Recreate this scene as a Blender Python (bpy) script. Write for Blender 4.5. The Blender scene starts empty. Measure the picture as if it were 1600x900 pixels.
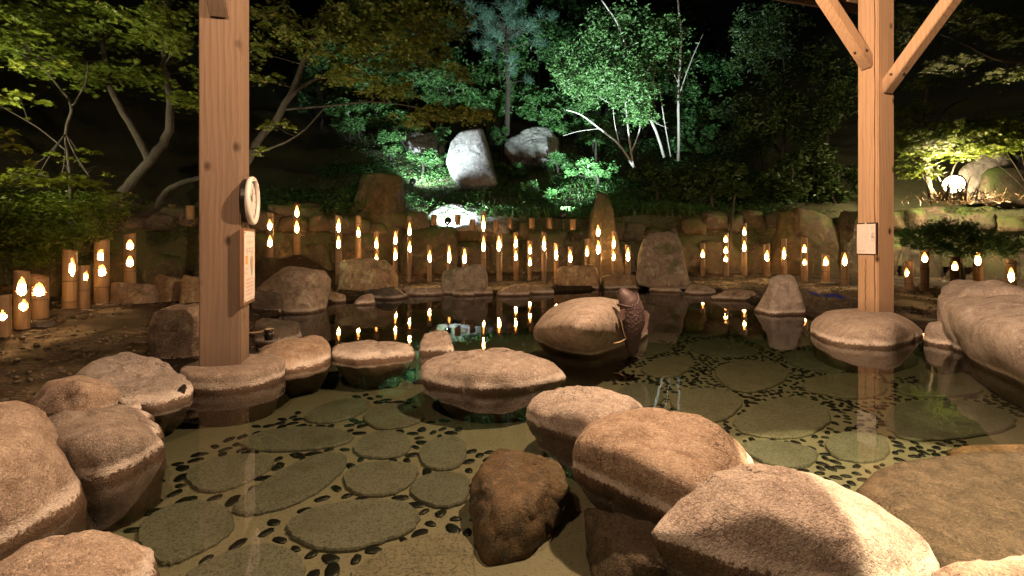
import bpy, bmesh, math, random
import numpy as np
from mathutils import Vector, Matrix, noise
rad = math.radians
SC = bpy.context.scene
COL = SC.collection
# ------------------------------------------------------------------ camera
F, HY, CH = 775.0, 374.0, 0.9          # focal length and horizon in photo pixels, camera height over the water
cam_d = bpy.data.cameras.new('camera'); cam = bpy.data.objects.new('camera', cam_d); COL.objects.link(cam)
cam_d.sensor_width = 36.0; cam_d.lens = F / 1600 * 36.0
cam_d.shift_y = -(450 - HY) / 1600.0
cam_d.clip_start = 0.05; cam_d.clip_end = 500
cam.location = (0, 0, CH); cam.rotation_euler = (rad(90), 0, 0)
SC.camera = cam
# ------------------------------------------------------------------ night sky, added faint moon, exposure
W = bpy.data.worlds.new('World'); SC.world = W; W.use_nodes = True
wn = W.node_tree; bgn = wn.nodes['Background']
sky = wn.nodes.new('ShaderNodeTexSky'); sky.sky_type = 'NISHITA'; sky.sun_disc = False
sky.sun_elevation = rad(2); sky.sun_rotation = rad(150)
wn.links.new(sky.outputs[0], bgn.inputs[0]); bgn.inputs[1].default_value = 0.0007
moon_fill_d = bpy.data.lights.new('moon', 'SUN'); moon_fill_d.energy = 0.012; moon_fill_d.angle = rad(0.5); moon_fill_d.color = (.8, .88, 1)
moon = bpy.data.objects.new('moon', moon_fill_d); COL.objects.link(moon); moon.rotation_euler = (rad(50), 0, rad(150))  # unseen moonlight, added as a little ambient fill
SC.view_settings.view_transform = 'Standard'; SC.view_settings.look = 'None'
SC.view_settings.gamma = 1; SC.view_settings.exposure = 0.0; SC.view_settings.use_curve_mapping = False
cy = SC.cycles
cy.use_denoising = True
cy.max_bounces = 8; cy.diffuse_bounces = 3; cy.glossy_bounces = 4; cy.transparent_max_bounces = 10
cy.caustics_reflective = False; cy.caustics_refractive = False
cy.sample_clamp_indirect = 3.0; cy.use_light_tree = True

PAVILION_W, DOWN_W = 760.0, 2200.0       # assumed lamps under the pavilion roof, out of view
FLAME_E = 200.0                          # candle flames
WARM = (1.0, .625, .375)
# ------------------------------------------------------------------ helpers
def P(x, y, d): return Vector(((x - 800) / F * d, d, CH - (y - HY) / F * d))
def G(x, y, z=0.0):
    d = F * (CH - z) / (y - HY); return Vector(((x - 800) / F * d, d, z))
def link(name, me, mat=None, parent=None):
    o = bpy.data.objects.new(name, me); COL.objects.link(o)
    if mat is not None and me is not None and not me.materials: me.materials.append(mat)
    if parent is not None: o.parent = parent
    return o
def tag(o, label, cat, group=None):
    o['label'] = label; o['category'] = cat
    if group: o['group'] = group
    return o
def struct(o): o['kind'] = 'structure'; return o
def stuff(o): o['kind'] = 'stuff'; return o
def empty(name, loc=(0, 0, 0), rz=0.0):
    o = bpy.data.objects.new(name, None); COL.objects.link(o); o.location = loc; o.rotation_euler = (0, 0, rz)
    o.empty_display_size = .1; return o
def npmesh(name, V, Fa, smooth=False):
    """V (n,3), Fa (m,k) all faces with k corners"""
    V = np.asarray(V, dtype=np.float32); Fa = np.asarray(Fa, dtype=np.int32)
    me = bpy.data.meshes.new(name); m, k = Fa.shape
    me.vertices.add(len(V)); me.vertices.foreach_set('co', V.ravel())
    me.loops.add(m * k); me.loops.foreach_set('vertex_index', Fa.ravel())
    me.polygons.add(m); me.polygons.foreach_set('loop_start', np.arange(m, dtype=np.int32) * k)
    me.polygons.foreach_set('use_smooth', np.full(m, smooth))
    me.update(calc_edges=True); return me
def bmmesh(name, bm, smooth=False):
    bmesh.ops.recalc_face_normals(bm, faces=bm.faces)
    me = bpy.data.meshes.new(name); bm.to_mesh(me); bm.free()
    if smooth: me.polygons.foreach_set('use_smooth', np.full(len(me.polygons), True))
    return me
def bm_box(bm, c, ax, ay, az, sx, sy, sz, bev=0.0):
    """oriented box: centre c, unit axes, full sizes"""
    t = bmesh.new(); bmesh.ops.create_cube(t, size=1)
    M = Matrix.Identity(4)
    for i, (a, s) in enumerate(((ax, sx), (ay, sy), (az, sz))):
        for j in range(3): M[j][i] = a[j] * s
    for j in range(3): M[j][3] = c[j]
    bmesh.ops.transform(t, matrix=M, verts=t.verts)
    if bev: bmesh.ops.bevel(t, geom=list(t.edges), offset=bev, segments=2, affect='EDGES')
    me = bpy.data.meshes.new('t'); t.to_mesh(me); t.free(); bm.from_mesh(me); bpy.data.meshes.remove(me)
def tube(bm, pts, radii, seg=7):
    pts = [Vector(p) for p in pts]; rings = []
    up = Vector((.13, .31, .94))
    for i, p in enumerate(pts):
        d = (pts[min(i + 1, len(pts) - 1)] - pts[max(i - 1, 0)]).normalized()
        a = d.cross(up)
        if a.length < 1e-3: a = d.cross(Vector((1, 0, 0)))
        a.normalize(); b = d.cross(a)
        rings.append([bm.verts.new(p + (a * math.cos(t) + b * math.sin(t)) * radii[i]) for t in [2 * math.pi * k / seg for k in range(seg)]])
    for i in range(len(rings) - 1):
        for k in range(seg):
            bm.faces.new((rings[i][k], rings[i][(k + 1) % seg], rings[i + 1][(k + 1) % seg], rings[i + 1][k]))
    bm.faces.new(rings[0][::-1]); bm.faces.new(rings[-1])
def lathe(bm, prof, seg=20, M=Matrix.Identity(4), cap=True):
    rings = []
    for r, z in prof:
        rings.append([bm.verts.new(M @ Vector((r * math.cos(2 * math.pi * k / seg), r * math.sin(2 * math.pi * k / seg), z))) for k in range(seg)])
    for i in range(len(rings) - 1):
        for k in range(seg):
            bm.faces.new((rings[i][k], rings[i][(k + 1) % seg], rings[i + 1][(k + 1) % seg], rings[i + 1][k]))
    if cap: bm.faces.new(rings[0][::-1]); bm.faces.new(rings[-1])
def catmull(pts, n=6):
    pts = [Vector(p) for p in pts]; out = []
    for i in range(len(pts) - 1):
        p0, p1, p2, p3 = pts[max(i - 1, 0)], pts[i], pts[i + 1], pts[min(i + 2, len(pts) - 1)]
        for k in range(n):
            t = k / n
            out.append(.5 * ((2 * p1) + (p2 - p0) * t + (2 * p0 - 5 * p1 + 4 * p2 - p3) * t * t + (3 * p1 - p0 - 3 * p2 + p3) * t ** 3))
    out.append(pts[-1]); return out
# ------------------------------------------------------------------ materials
class NT:
    def __init__(s, name):
        s.m = bpy.data.materials.new(name); s.m.use_nodes = True; s.t = s.m.node_tree; s.n = s.t.nodes
        s.b = s.n['Principled BSDF']; s.out = s.n['Material Output']
    def node(s, kind, **kw):
        nd = s.n.new('ShaderNode' + kind)
        for k, v in kw.items():
            if isinstance(k, str) and hasattr(nd, k): setattr(nd, k, v)
        return nd
    def l(s, a, b): s.t.links.new(a, b)
    def inp(s, nd, i, v):
        if hasattr(v, 'is_output'): s.l(v, nd.inputs[i])
        else: nd.inputs[i].default_value = v
    def coord(s, which='Object'): return s.node('TexCoord').outputs[which]
    def mapping(s, v, scale=(1, 1, 1), rot=(0, 0, 0)):
        nd = s.node('Mapping'); s.l(v, nd.inputs[0]); nd.inputs['Scale'].default_value = scale; nd.inputs['Rotation'].default_value = rot; return nd.outputs[0]
    def noise(s, v, scale, detail=4, rough=.55, out='Fac', dist=0.0):
        nd = s.node('TexNoise'); s.l(v, nd.inputs['Vector']); nd.inputs['Scale'].default_value = scale
        nd.inputs['Detail'].default_value = detail; nd.inputs['Roughness'].default_value = rough; nd.inputs['Distortion'].default_value = dist
        return nd.outputs[out]
    def voro(s, v, scale, out='Distance', feature='F1'):
        nd = s.node('TexVoronoi'); nd.feature = feature; s.l(v, nd.inputs['Vector']); nd.inputs['Scale'].default_value = scale; return nd.outputs[out]
    def ramp(s, f, stops):
        nd = s.node('ValToRGB'); s.l(f, nd.inputs[0]); cr = nd.color_ramp
        while len(cr.elements) < len(stops): cr.elements.new(.5)
        for e, (p, c) in zip(cr.elements, stops):
            e.position = p; e.color = (*c, 1) if isinstance(c, tuple) else (c, c, c, 1)
        return nd.outputs[0]
    def mix(s, f, a, b, mode='MIX'):
        nd = s.node('MixRGB'); nd.blend_type = mode; s.inp(nd, 0, f)
        for i, v in ((1, a), (2, b)):
            if isinstance(v, tuple): v = (*v[:3], 1)
            s.inp(nd, i, v)
        return nd.outputs[0]
    def math(s, op, a, b=0.0, c=None):
        nd = s.node('Math'); nd.operation = op; s.inp(nd, 0, a); s.inp(nd, 1, b)
        if c is not None: s.inp(nd, 2, c)
        return nd.outputs[0]
    def mrange(s, v, a, b, c=0.0, d=1.0):
        nd = s.node('MapRange'); s.inp(nd, 0, v)
        for i, q in enumerate((a, b, c, d)): nd.inputs[i + 1].default_value = q
        return nd.outputs[0]
    def bump(s, h, strength=.3, dist=.02, normal=None):
        nd = s.node('Bump'); s.l(h, nd.inputs['Height']); nd.inputs['Strength'].default_value = strength; nd.inputs['Distance'].default_value = dist
        if normal is not None: s.l(normal, nd.inputs['Normal'])
        return nd.outputs[0]
    def fin(s, col=None, rough=None, normal=None, spec=None):
        if col is not None: s.inp(s.b, 'Base Color', (*col, 1) if isinstance(col, tuple) else col)
        if rough is not None: s.inp(s.b, 'Roughness', rough)
        if normal is not None: s.l(normal, s.b.inputs['Normal'])
        if spec is not None: s.b.inputs['Specular IOR Level'].default_value = spec
        return s.m
def rock_mat(name, c1, c2, dark, band=True, moss=0.0, scale=1.0, lime=.72, stain=.35, lichen=0.0):
    s = NT(name); co = s.node('NewGeometry'); pos = co.outputs['Position']; nrm = co.outputs['Normal']
    oi = s.node('ObjectInfo').outputs['Random']
    big = s.noise(pos, 3.2 * scale, 5, .6); mid = s.noise(pos, 14 * scale, 6, .65, dist=.4); fine = s.noise(pos, 130 * scale, 3, .7)
    speck = s.voro(pos, 210 * scale)
    col = s.ramp(big, [(.3, c1), (.55, c2), (.75, c1)])
    col = s.mix(s.mrange(mid, .42, .68), col, dark)
    col = s.mix(s.math('MULTIPLY', s.mrange(s.noise(pos, 22 * scale, 5, .7), .55, .66), .45), col, tuple(min(1, v * 1.5) for v in c1))
    gr = s.noise(pos, 62 * scale, 5, .8)
    col = s.mix(s.math('MULTIPLY', s.mrange(gr, .53, .64), .30), col, tuple(v * .5 for v in dark))
    col = s.mix(s.math('MULTIPLY', s.mrange(fine, .54, .66), .5), col, tuple(v * .3 for v in dark))
    col = s.mix(s.math('MULTIPLY', s.mrange(fine, .45, .34), .4), col, tuple(min(1, v * 1.9) for v in c1))
    col = s.mix(s.math('MULTIPLY', s.mrange(s.noise(pos, 7 * scale, 6, .7, dist=.8), .56, .66), stain), col, tuple(v * .45 for v in dark))
    wv = s.node('VectorMath'); wv.operation = 'ADD'; s.l(pos, wv.inputs[0]); s.l(s.noise(pos, 4, 4, .6, 'Color'), wv.inputs[1])
    crack = s.math('MULTIPLY', s.mrange(s.voro(wv.outputs[0], 2.6 * scale, 'Distance', 'DISTANCE_TO_EDGE'), .012, .003), s.mrange(s.noise(pos, 3, 2), .5, .6))
    col = s.mix(s.math('MULTIPLY', crack, .7), col, tuple(v * .4 for v in dark))
    if lichen: col = s.mix(s.math('MULTIPLY', s.mrange(s.noise(pos, 5.2, 6, .72, dist=.5), .55, .63), lichen), col, tuple(min(.6, v * 2.1) for v in c1))
    hue = s.node('HueSaturation'); s.l(col, hue.inputs['Color']); s.l(s.mrange(oi, 0, 1, .78, 1.15), hue.inputs['Value'])
    s.l(s.mrange(s.math('FRACT', s.math('MULTIPLY', oi, 7.3)), 0, 1, .55, 1.25), hue.inputs['Saturation']); col = hue.outputs[0]
    rough = .72
    if moss:
        sep = s.node('SeparateXYZ'); s.l(nrm, sep.inputs[0])
        mk = s.math('MULTIPLY', s.mrange(sep.outputs[2], -.1, .75), s.mrange(s.noise(pos, 2.3, 5, .65), .62 - .3 * moss, .72 - .3 * moss))
        mk = s.math('MAXIMUM', mk, s.math('MULTIPLY', s.mrange(s.noise(pos, 6.5, 5, .7), .55, .68), .7 * moss))
        col = s.mix(mk, col, s.mix(s.noise(pos, 40, 3), (.022, .05, .01), (.07, .11, .025)))
    if band:
        sep = s.node('SeparateXYZ'); s.l(pos, sep.inputs[0]); z = sep.outputs[2]
        zn = s.math('ADD', z, s.math('MULTIPLY', s.math('SUBTRACT', s.noise(pos, 75, 3, .6), .5), .055))
        zn = s.math('ADD', zn, s.math('MULTIPLY', s.math('SUBTRACT', s.noise(pos, 6, 2, .6), .5), .03))
        bandm = s.math('MULTIPLY', s.mrange(zn, .022, .032), s.mrange(zn, .068, .046))
        col = s.mix(s.math('MULTIPLY', bandm, s.mrange(s.noise(pos, 7, 4), .34, .52, .25, 1.0)), col, (lime, lime * .92, lime * .84))
        wet = s.mrange(zn, .027, .018)
        col = s.mix(s.math('MULTIPLY', wet, .82), col, s.mix(s.noise(pos, 12, 4), (.10, .048, .020), (.045, .027, .013)))
        rough = s.mrange(wet, 0, 1, .7, .28)
    h = s.math('ADD', s.math('MULTIPLY', mid, .6), s.math('MULTIPLY', fine, .22))
    h = s.math('ADD', h, s.math('MULTIPLY', speck, .08)); h = s.math('SUBTRACT', h, s.math('MULTIPLY', crack, .5))
    h = s.math('ADD', h, s.math('MULTIPLY', s.noise(pos, 46 * scale, 5, .7), .3))
    b1 = s.bump(h, .9, .022 / scale); return s.fin(col, rough, s.bump(s.math('ADD', gr, s.math('MULTIPLY', fine, .5)), .8, .007 / scale, b1), .35)
M = {}
M['rock'] = rock_mat('pool_granite', (.49, .41, .335), (.39, .315, .25), (.26, .19, .145))
M['rock_dark'] = rock_mat('dark_pool_stone', (.10, .085, .065), (.15, .115, .08), (.06, .05, .04), lime=.4)
M['rock_back'] = rock_mat('bank_granite', (.40, .30, .20), (.29, .21, .14), (.17, .12, .08), moss=.18, lime=.45, stain=.6, scale=.8, lichen=.5)
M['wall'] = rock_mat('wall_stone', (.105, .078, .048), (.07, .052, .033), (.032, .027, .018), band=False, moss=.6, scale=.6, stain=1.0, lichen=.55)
M['hillrock'] = rock_mat('pale_hill_stone', (.30, .30, .295), (.21, .21, .21), (.12, .12, .12), band=False, moss=.2, scale=.45, stain=.95, lichen=.3)
M['sunk'] = rock_mat('sunken_stone', (.24, .135, .06), (.16, .09, .042), (.09, .055, .028), band=False)

def mat_flag():
    s = NT('floor_flagstone'); pos = s.node('NewGeometry').outputs['Position']; oi = s.node('ObjectInfo').outputs['Random']
    a = s.ramp(oi, [(0, (.20, .20, .18)), (.4, (.26, .25, .215)), (.7, (.225, .22, .195)), (1, (.32, .275, .22))])
    f = s.noise(pos, 95, 5, .75); g = s.noise(pos, 7, 4)
    c = s.mix(s.mrange(f, .48, .64), a, (.07, .066, .05)); c = s.mix(s.math('MULTIPLY', s.mrange(g, .5, .75), .5), c, (.09, .085, .05))
    return s.fin(c, .6, s.bump(f, .4, .006))
M['flag'] = mat_flag()
def mat_mortar():
    s = NT('pool_mortar'); pos = s.node('NewGeometry').outputs['Position']
    c = s.mix(s.noise(pos, 5, 5), (.36, .32, .25), (.26, .23, .18)); c = s.mix(s.mrange(s.noise(pos, 120, 3), .55, .75), c, (.10, .085, .06))
    return s.fin(c, .7, s.bump(s.noise(pos, 60, 4), .4, .006))
M['mortar'] = mat_mortar()
def plain(name, c, rough=.6, metal=0.0, bumps=None):
    s = NT(name); pos = s.coord(); n = s.noise(pos, 30, 4)
    col = s.mix(n, tuple(v * .82 for v in c), tuple(min(1, v * 1.12) for v in c)); s.b.inputs['Metallic'].default_value = metal
    return s.fin(col, rough, s.bump(n, bumps, .003) if bumps else None)
M['pebble'] = plain('black_pebble', (.008, .009, .010), .45)
M['gravel'] = plain('dark_gravel', (.075, .06, .042), .55)
M['black'] = plain('black_plastic', (.012, .012, .012), .35)
M['white'] = plain('white_plastic', (.78, .77, .75), .35)
M['paper'] = plain('paper', (.82, .80, .78), .6)
M['pinkpaper'] = plain('pale_pink_paper', (.86, .78, .75), .5)
M['ink_red'] = plain('faded_red_ink', (.62, .40, .38), .7)
M['ink_brown'] = plain('brown_ink', (.30, .2, .15), .7)
M['ink_orange'] = plain('orange_ink', (.72, .42, .16), .7)
M['ink_pale'] = plain('pale_pink_ink', (.70, .60, .60), .7)
M['ink_blue'] = plain('blue_grey_ink', (.33, .37, .50), .7)
M['bolt'] = plain('steel_bolt', (.6, .58, .55), .3, 1.0)
M['frame_dark'] = plain('dark_frame', (.03, .012, .015), .4)
M['blue'] = plain('blue_sheet', (.03, .05, .45), .4)
M['pale_wood'] = plain('pale_ladle_wood', (.62, .47, .28), .55)
def mat_wood(name, a, b, dk, grey=0.0):
    s = NT(name); co = s.coord()
    wob = s.node('VectorMath'); wob.operation = 'MULTIPLY_ADD'; s.l(s.noise(s.mapping(co, (3, 3, 1.1)), 1, 3, .5, 'Color'), wob.inputs[0]); wob.inputs[1].default_value = (.10, .10, .0); s.l(co, wob.inputs[2])
    kn = s.voro(s.mapping(co, (4.6, 4.6, 2.9)), 1.0); kpush = s.mrange(kn, .28, .0)
    n1 = s.noise(s.mapping(wob.outputs[0], (5, 5, .45)), 1.0, 5, .6, dist=.6)
    n2 = s.noise(s.mapping(co, (85, 85, 1.8)), 1.0, 4, .65)
    w = s.node('TexWave'); w.wave_type = 'RINGS'; w.rings_direction = 'Z'; off = s.node('VectorMath'); off.operation = 'ADD'; off.inputs[1].default_value = (.07, .12, 0); s.l(s.mapping(wob.outputs[0], (1, 1, .10), (.05, .035, 0)), off.inputs[0])
    s.l(off.outputs[0], w.inputs['Vector']); w.inputs['Scale'].default_value = 9; w.inputs['Distortion'].default_value = 2.0; w.inputs['Detail'].default_value = 2; w.inputs['Detail Scale'].default_value = .7
    s.l(s.math('MULTIPLY', kpush, 5.0), w.inputs['Phase Offset'])
    c = s.mix(n1, a, b); c = s.mix(s.math('MULTIPLY', s.mrange(w.outputs[1], .66, .97), s.mrange(s.noise(co, 2.2, 3), .35, .65, .05, .42)), c, dk)
    c = s.mix(s.math('MULTIPLY', s.mrange(n2, .48, .72), .38), c, tuple(v * .75 for v in dk))
    c = s.mix(s.math('MULTIPLY', s.mrange(kn, .13, .05), .9), c, (.035, .02, .012))
    c = s.mix(s.math('MULTIPLY', s.mrange(s.noise(s.mapping(co, (3, 3, .8)), 1, 5, .65), .5, .68), .35 + grey), c, tuple(.5 * v + .5 * sum(a) / 3 * .8 for v in a))
    sep = s.node('SeparateXYZ'); s.l(co, sep.inputs[0]); foot = s.mrange(s.math('ADD', sep.outputs[2], s.math('MULTIPLY', s.noise(s.mapping(co, (14, 14, 2)), 1, 4), .22)), .26, .10)
    c = s.mix(s.math('MULTIPLY', foot, .45), c, (.10, .075, .055))
    h = s.math('ADD', s.math('MULTIPLY', w.outputs[1], .4), n2)
    return s.fin(c, .7, s.bump(h, .3, .003), .2)
M['wood_l'] = mat_wood('weathered_cedar', (.20, .142, .102), (.26, .187, .135), (.12, .08, .055), .2)
M['wood_r'] = mat_wood('warm_cedar', (.50, .34, .215), (.57, .40, .26), (.28, .16, .09))
M['signwood'] = mat_wood('sign_board_wood', (.24, .13, .08), (.30, .17, .10), (.12, .06, .04))
def mat_bamboo():
    s = NT('bamboo'); co = s.coord(); oi = s.node('ObjectInfo').outputs['Random']
    a = s.ramp(oi, [(0, (.24, .15, .07)), (.5, (.30, .19, .09)), (1, (.20, .125, .065))])
    n = s.noise(s.mapping(co, (60, 60, 2.5)), 1, 3); c = s.mix(s.math('MULTIPLY', s.mrange(n, .45, .7), .5), a, (.09, .055, .03))
    g = s.noise(co, 5, 3); c = s.mix(s.math('MULTIPLY', s.mrange(g, .5, .7), .4), c, (.12, .085, .05))
    return s.fin(c, .5, s.bump(n, .25, .003))
M['bamboo'] = mat_bamboo()
M['node'] = plain('bamboo_node', (.11, .075, .04), .6)
def mat_emit(name, c, e):
    s = NT(name); em = s.node('Emission'); em.inputs[0].default_value = (*c, 1); em.inputs[1].default_value = e
    s.l(em.outputs[0], s.out.inputs[0]); return s.m
def mat_flame():
    s = NT('candle_flame'); sep = s.node('SeparateXYZ'); s.l(s.coord('Generated'), sep.inputs[0]); em = s.node('Emission')
    s.l(s.ramp(sep.outputs[2], [(.25, (1.0, .52, .18)), (.6, (1.0, .42, .10)), (1, (1.0, .34, .05))]), em.inputs[0])
    s.l(s.math('MULTIPLY', s.mrange(sep.outputs[2], .62, .24, .035, 1.0), FLAME_E), em.inputs[1]); s.l(em.outputs[0], s.out.inputs[0]); return s.m
M['flame'] = mat_flame()
M['flood'] = mat_emit('floodlight_lens', (.80, 1.0, .95), 45.0)
M['floodwarm'] = mat_emit('warm_floodlight_lens', (1.0, .74, .42), 60.0)
M['bulb'] = mat_emit('lamp_bulb', WARM, 20.0)
def mat_leaf(name, c1, c2, c3, tr=.35):
    s = NT(name); g = s.node('NewGeometry'); r = g.outputs['Random Per Island']
    c = s.ramp(r, [(0, c1), (.5, c2), (1, c3)]); n = s.noise(g.outputs['Position'], 1.7, 3); c = s.mix(s.math('MULTIPLY', s.mrange(n, .45, .65), .5), c, c1)
    s.fin(c, .45, None, .4)
    t = s.node('BsdfTranslucent'); s.l(c, t.inputs[0]); mx = s.node('MixShader'); mx.inputs[0].default_value = tr
    s.l(s.b.outputs[0], mx.inputs[1]); s.l(t.outputs[0], mx.inputs[2]); s.l(mx.outputs[0], s.out.inputs[0]); return s.m
M['maple'] = mat_leaf('maple_leaf', (.05, .09, .010), (.085, .13, .012), (.13, .165, .016))
M['maple_bright'] = mat_leaf('young_maple_leaf', (.10, .15, .015), (.15, .20, .02), (.20, .24, .03))
M['maple_autumn'] = mat_leaf('turning_maple_leaf', (.07, .115, .012), (.12, .10, .012), (.06, .12, .015))
M['green'] = mat_leaf('hill_leaf', (.025, .085, .022), (.045, .12, .03), (.07, .15, .045))
M['green_pale'] = mat_leaf('pale_hill_leaf', (.05, .13, .035), (.08, .17, .05), (.12, .22, .08))
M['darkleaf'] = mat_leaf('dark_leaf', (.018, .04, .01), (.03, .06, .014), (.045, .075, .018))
M['needle'] = mat_leaf('pine_needle', (.03, .075, .05), (.045, .10, .07), (.06, .12, .085), .15)
M['grass'] = mat_leaf('grass_blade', (.035, .09, .02), (.06, .13, .03), (.10, .16, .05))
M['litter'] = mat_leaf('fallen_leaf', (.12, .075, .035), (.08, .06, .03), (.16, .12, .06), .1)
def mat_bark():
    s = NT('bark'); co = s.node('NewGeometry').outputs['Position']; n = s.noise(co, 45, 5, .7); g = s.noise(co, 9, 5, .7)
    c = s.mix(s.mrange(n, .4, .65), (.026, .020, .013), (.010, .008, .006)); c = s.mix(s.math('MULTIPLY', s.mrange(g, .5, .62), .7), c, (.03, .034, .018))
    return s.fin(c, .85, s.bump(s.math('ADD', n, g), 1.0, .03))
M['bark'] = mat_bark()
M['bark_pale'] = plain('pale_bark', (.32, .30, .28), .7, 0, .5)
def mat_ground():
    s = NT('damp_ground'); pos = s.node('NewGeometry').outputs['Position']
    a = s.noise(pos, 1.3, 5, .6); f = s.noise(pos, 45, 4, .7); st = s.voro(pos, 26, 'Color')
    c = s.mix(a, (.022, .016, .010), (.042, .030, .018)); c = s.mix(s.mrange(f, .5, .72), c, (.065, .05, .03)); c = s.mix(.25, c, st, 'MULTIPLY')
    wet = s.mrange(s.noise(pos, 1.1, 3), .48, .58)
    h = s.math('ADD', f, s.math('MULTIPLY', s.voro(pos, 26), .6))
    return s.fin(c, s.mrange(wet, 0, 1, .85, .5), s.bump(h, .9, .025), .22)
M['ground'] = mat_ground()
def mat_hill():
    s = NT('hill_soil'); pos = s.node('NewGeometry').outputs['Position']
    c = s.mix(s.noise(pos, 2.2, 5), (.03, .045, .016), (.065, .055, .03)); c = s.mix(s.mrange(s.noise(pos, 30, 4), .5, .7), c, (.05, .09, .03))
    return s.fin(c, .9, s.bump(s.noise(pos, 22, 5), .8, .05))
M['hill'] = mat_hill()
def mat_water():
    s = NT('pool_water'); s.n.remove(s.b); pos = s.node('NewGeometry').outputs['Position']
    n = s.noise(s.mapping(pos, (1.0, 1.0, 1)), 2.6, 2, .5); bp = s.bump(n, .08, .02)
    fr = s.node('Fresnel'); fr.inputs['IOR'].default_value = 1.333; s.l(bp, fr.inputs['Normal'])
    gl = s.node('BsdfGlossy'); gl.inputs['Roughness'].default_value = .015; s.l(bp, gl.inputs['Normal'])
    tr = s.node('BsdfTransparent'); tr.inputs[0].default_value = (.98, .99, .97, 1)
    mx = s.node('MixShader'); s.l(fr.outputs[0], mx.inputs[0]); s.l(tr.outputs[0], mx.inputs[1]); s.l(gl.outputs[0], mx.inputs[2]); s.l(mx.outputs[0], s.out.inputs[0])
    va = s.node('VolumeAbsorption'); va.inputs[0].default_value = (.36, .45, .30, 1); va.inputs[1].default_value = 2.0; s.l(va.outputs[0], s.out.inputs[1]); return s.m
M['water'] = mat_water()
# ------------------------------------------------------------------ lie of the land
ZF = -0.22                                # pool floor as seen through the water
SHORE = [G(x, y) for x, y in [(-60, 900), (60, 815), (140, 745), (205, 690), (190, 640), (262, 604), (415, 590), (440, 575), (400, 552), (398, 520), (420, 495), (470, 486), (520, 474),
         (570, 467), (640, 461), (700, 459), (770, 460), (870, 455), (940, 452), (1005, 451), (1075, 454), (1120, 459), (1180, 474), (1240, 484), (1275, 500), (1300, 505), (1430, 512), (1500, 525), (1600, 572), (1700, 625)]]
SHORE = np.array([(p.x, p.y) for p in SHORE] + [(3.6, 1.6), (3.4, .75), (-1.2, .75)])
def shore_sd(X, Y):
    """signed distance to the shore, positive on land"""
    A = SHORE; B = np.roll(SHORE, -1, 0); d2 = np.full(X.shape, 1e9); ins = np.zeros(X.shape, bool)
    for (ax, ay), (bx, by) in zip(A, B):
        ex, ey = bx - ax, by - ay; t = np.clip(((X - ax) * ex + (Y - ay) * ey) / (ex * ex + ey * ey), 0, 1)
        d2 = np.minimum(d2, (X - ax - t * ex) ** 2 + (Y - ay - t * ey) ** 2)
        c = (ay > Y) != (by > Y); ins ^= c & (X < (bx - ax) * (Y - ay) / (by - ay + 1e-12) + ax)
    return np.where(ins, -1, 1) * np.sqrt(d2)
WC = (1.0, 4.0)                           # wall curves round this point
WTH = np.array([-25, 0, 33, 60, 90, 105, 120, 135, 153, 172, 180, 192, 215]); WR = np.array([10.8, 10.9, 11.2, 9.4, 8.7, 8.7, 8.8, 8.9, 8.4, 7.3, 6.9, 6.9, 7.5])
def wallR(th_deg): return np.interp(th_deg, WTH, WR)
def wall_v(x, y):
    """distance behind the wall face (negative in the yard)"""
    dx, dy = x - WC[0], y - WC[1]; th = np.degrees(np.arctan2(dy, dx)); th = np.where(th < -90, th + 360, th)
    return np.hypot(dx, dy) - wallR(th)
def hill_z(x, y):
    v = np.maximum(wall_v(x, y), 0); b = .10 * np.sin(x * 1.7 + y * .6) + .08 * np.sin(y * 2.3 - x)
    return 1.35 + .30 * v + .018 * np.minimum(v, 16) ** 2 + .35 * np.maximum(v - 16, 0) + b * np.minimum(v, 1)
BUMPS = []                                # low banks that carry some of the lanterns
def yard_z(x, y):
    z = .06 + .02 * np.sin(x * 2.1) * np.sin(y * 1.7)
    for bx, by, bz in BUMPS: z = np.maximum(z, .06 + (bz - .06) * np.exp(-((x - bx) ** 2 + (y - by) ** 2) / .35))
    return z
# ------------------------------------------------------------------ rocks
ICO = {}
def ico(sub):
    if sub not in ICO:
        bm = bmesh.new(); bmesh.ops.create_icosphere(bm, subdivisions=sub, radius=1); bm.verts.index_update()
        ICO[sub] = (np.array([v.co[:] for v in bm.verts]), np.array([[v.index for v in f.verts] for f in bm.faces])); bm.free()
    return ICO[sub]
def rock_shape(N, D, c, lo, hi, sub, p, seed, amp):
    V, Fa = ico(sub); q = np.maximum(V @ N.T, 0) / D[None, :]
    r = (q ** p).sum(1) ** (-1.0 / p); X = V * r[:, None] + c
    a, b = X.min(0), X.max(0); X = lo + (X - a) / (b - a) * (hi - lo)
    size = float(np.mean(hi - lo)); o = Vector((seed * 3.17 % 50, seed * 1.31 % 50, seed * 7.7 % 50)); out = np.empty(len(X))
    k = 1.0 / size
    for i, v in enumerate(X):
        w = Vector(v)
        out[i] = noise.fractal(w * k * 1.6 + o, 1.0, 2.0, 3) + .55 * noise.turbulence(w * k * 4.0 + o, 5, True) - .4 + .14 * noise.noise(w * k * 18 + o) - .35 * max(0, .16 - noise.voronoi(w * k * 3.3 + o)[0][1] + noise.voronoi(w * k * 3.3 + o)[0][0]) / .16
    X = X + V * (out * amp * size)[:, None]
    return X, Fa
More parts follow.
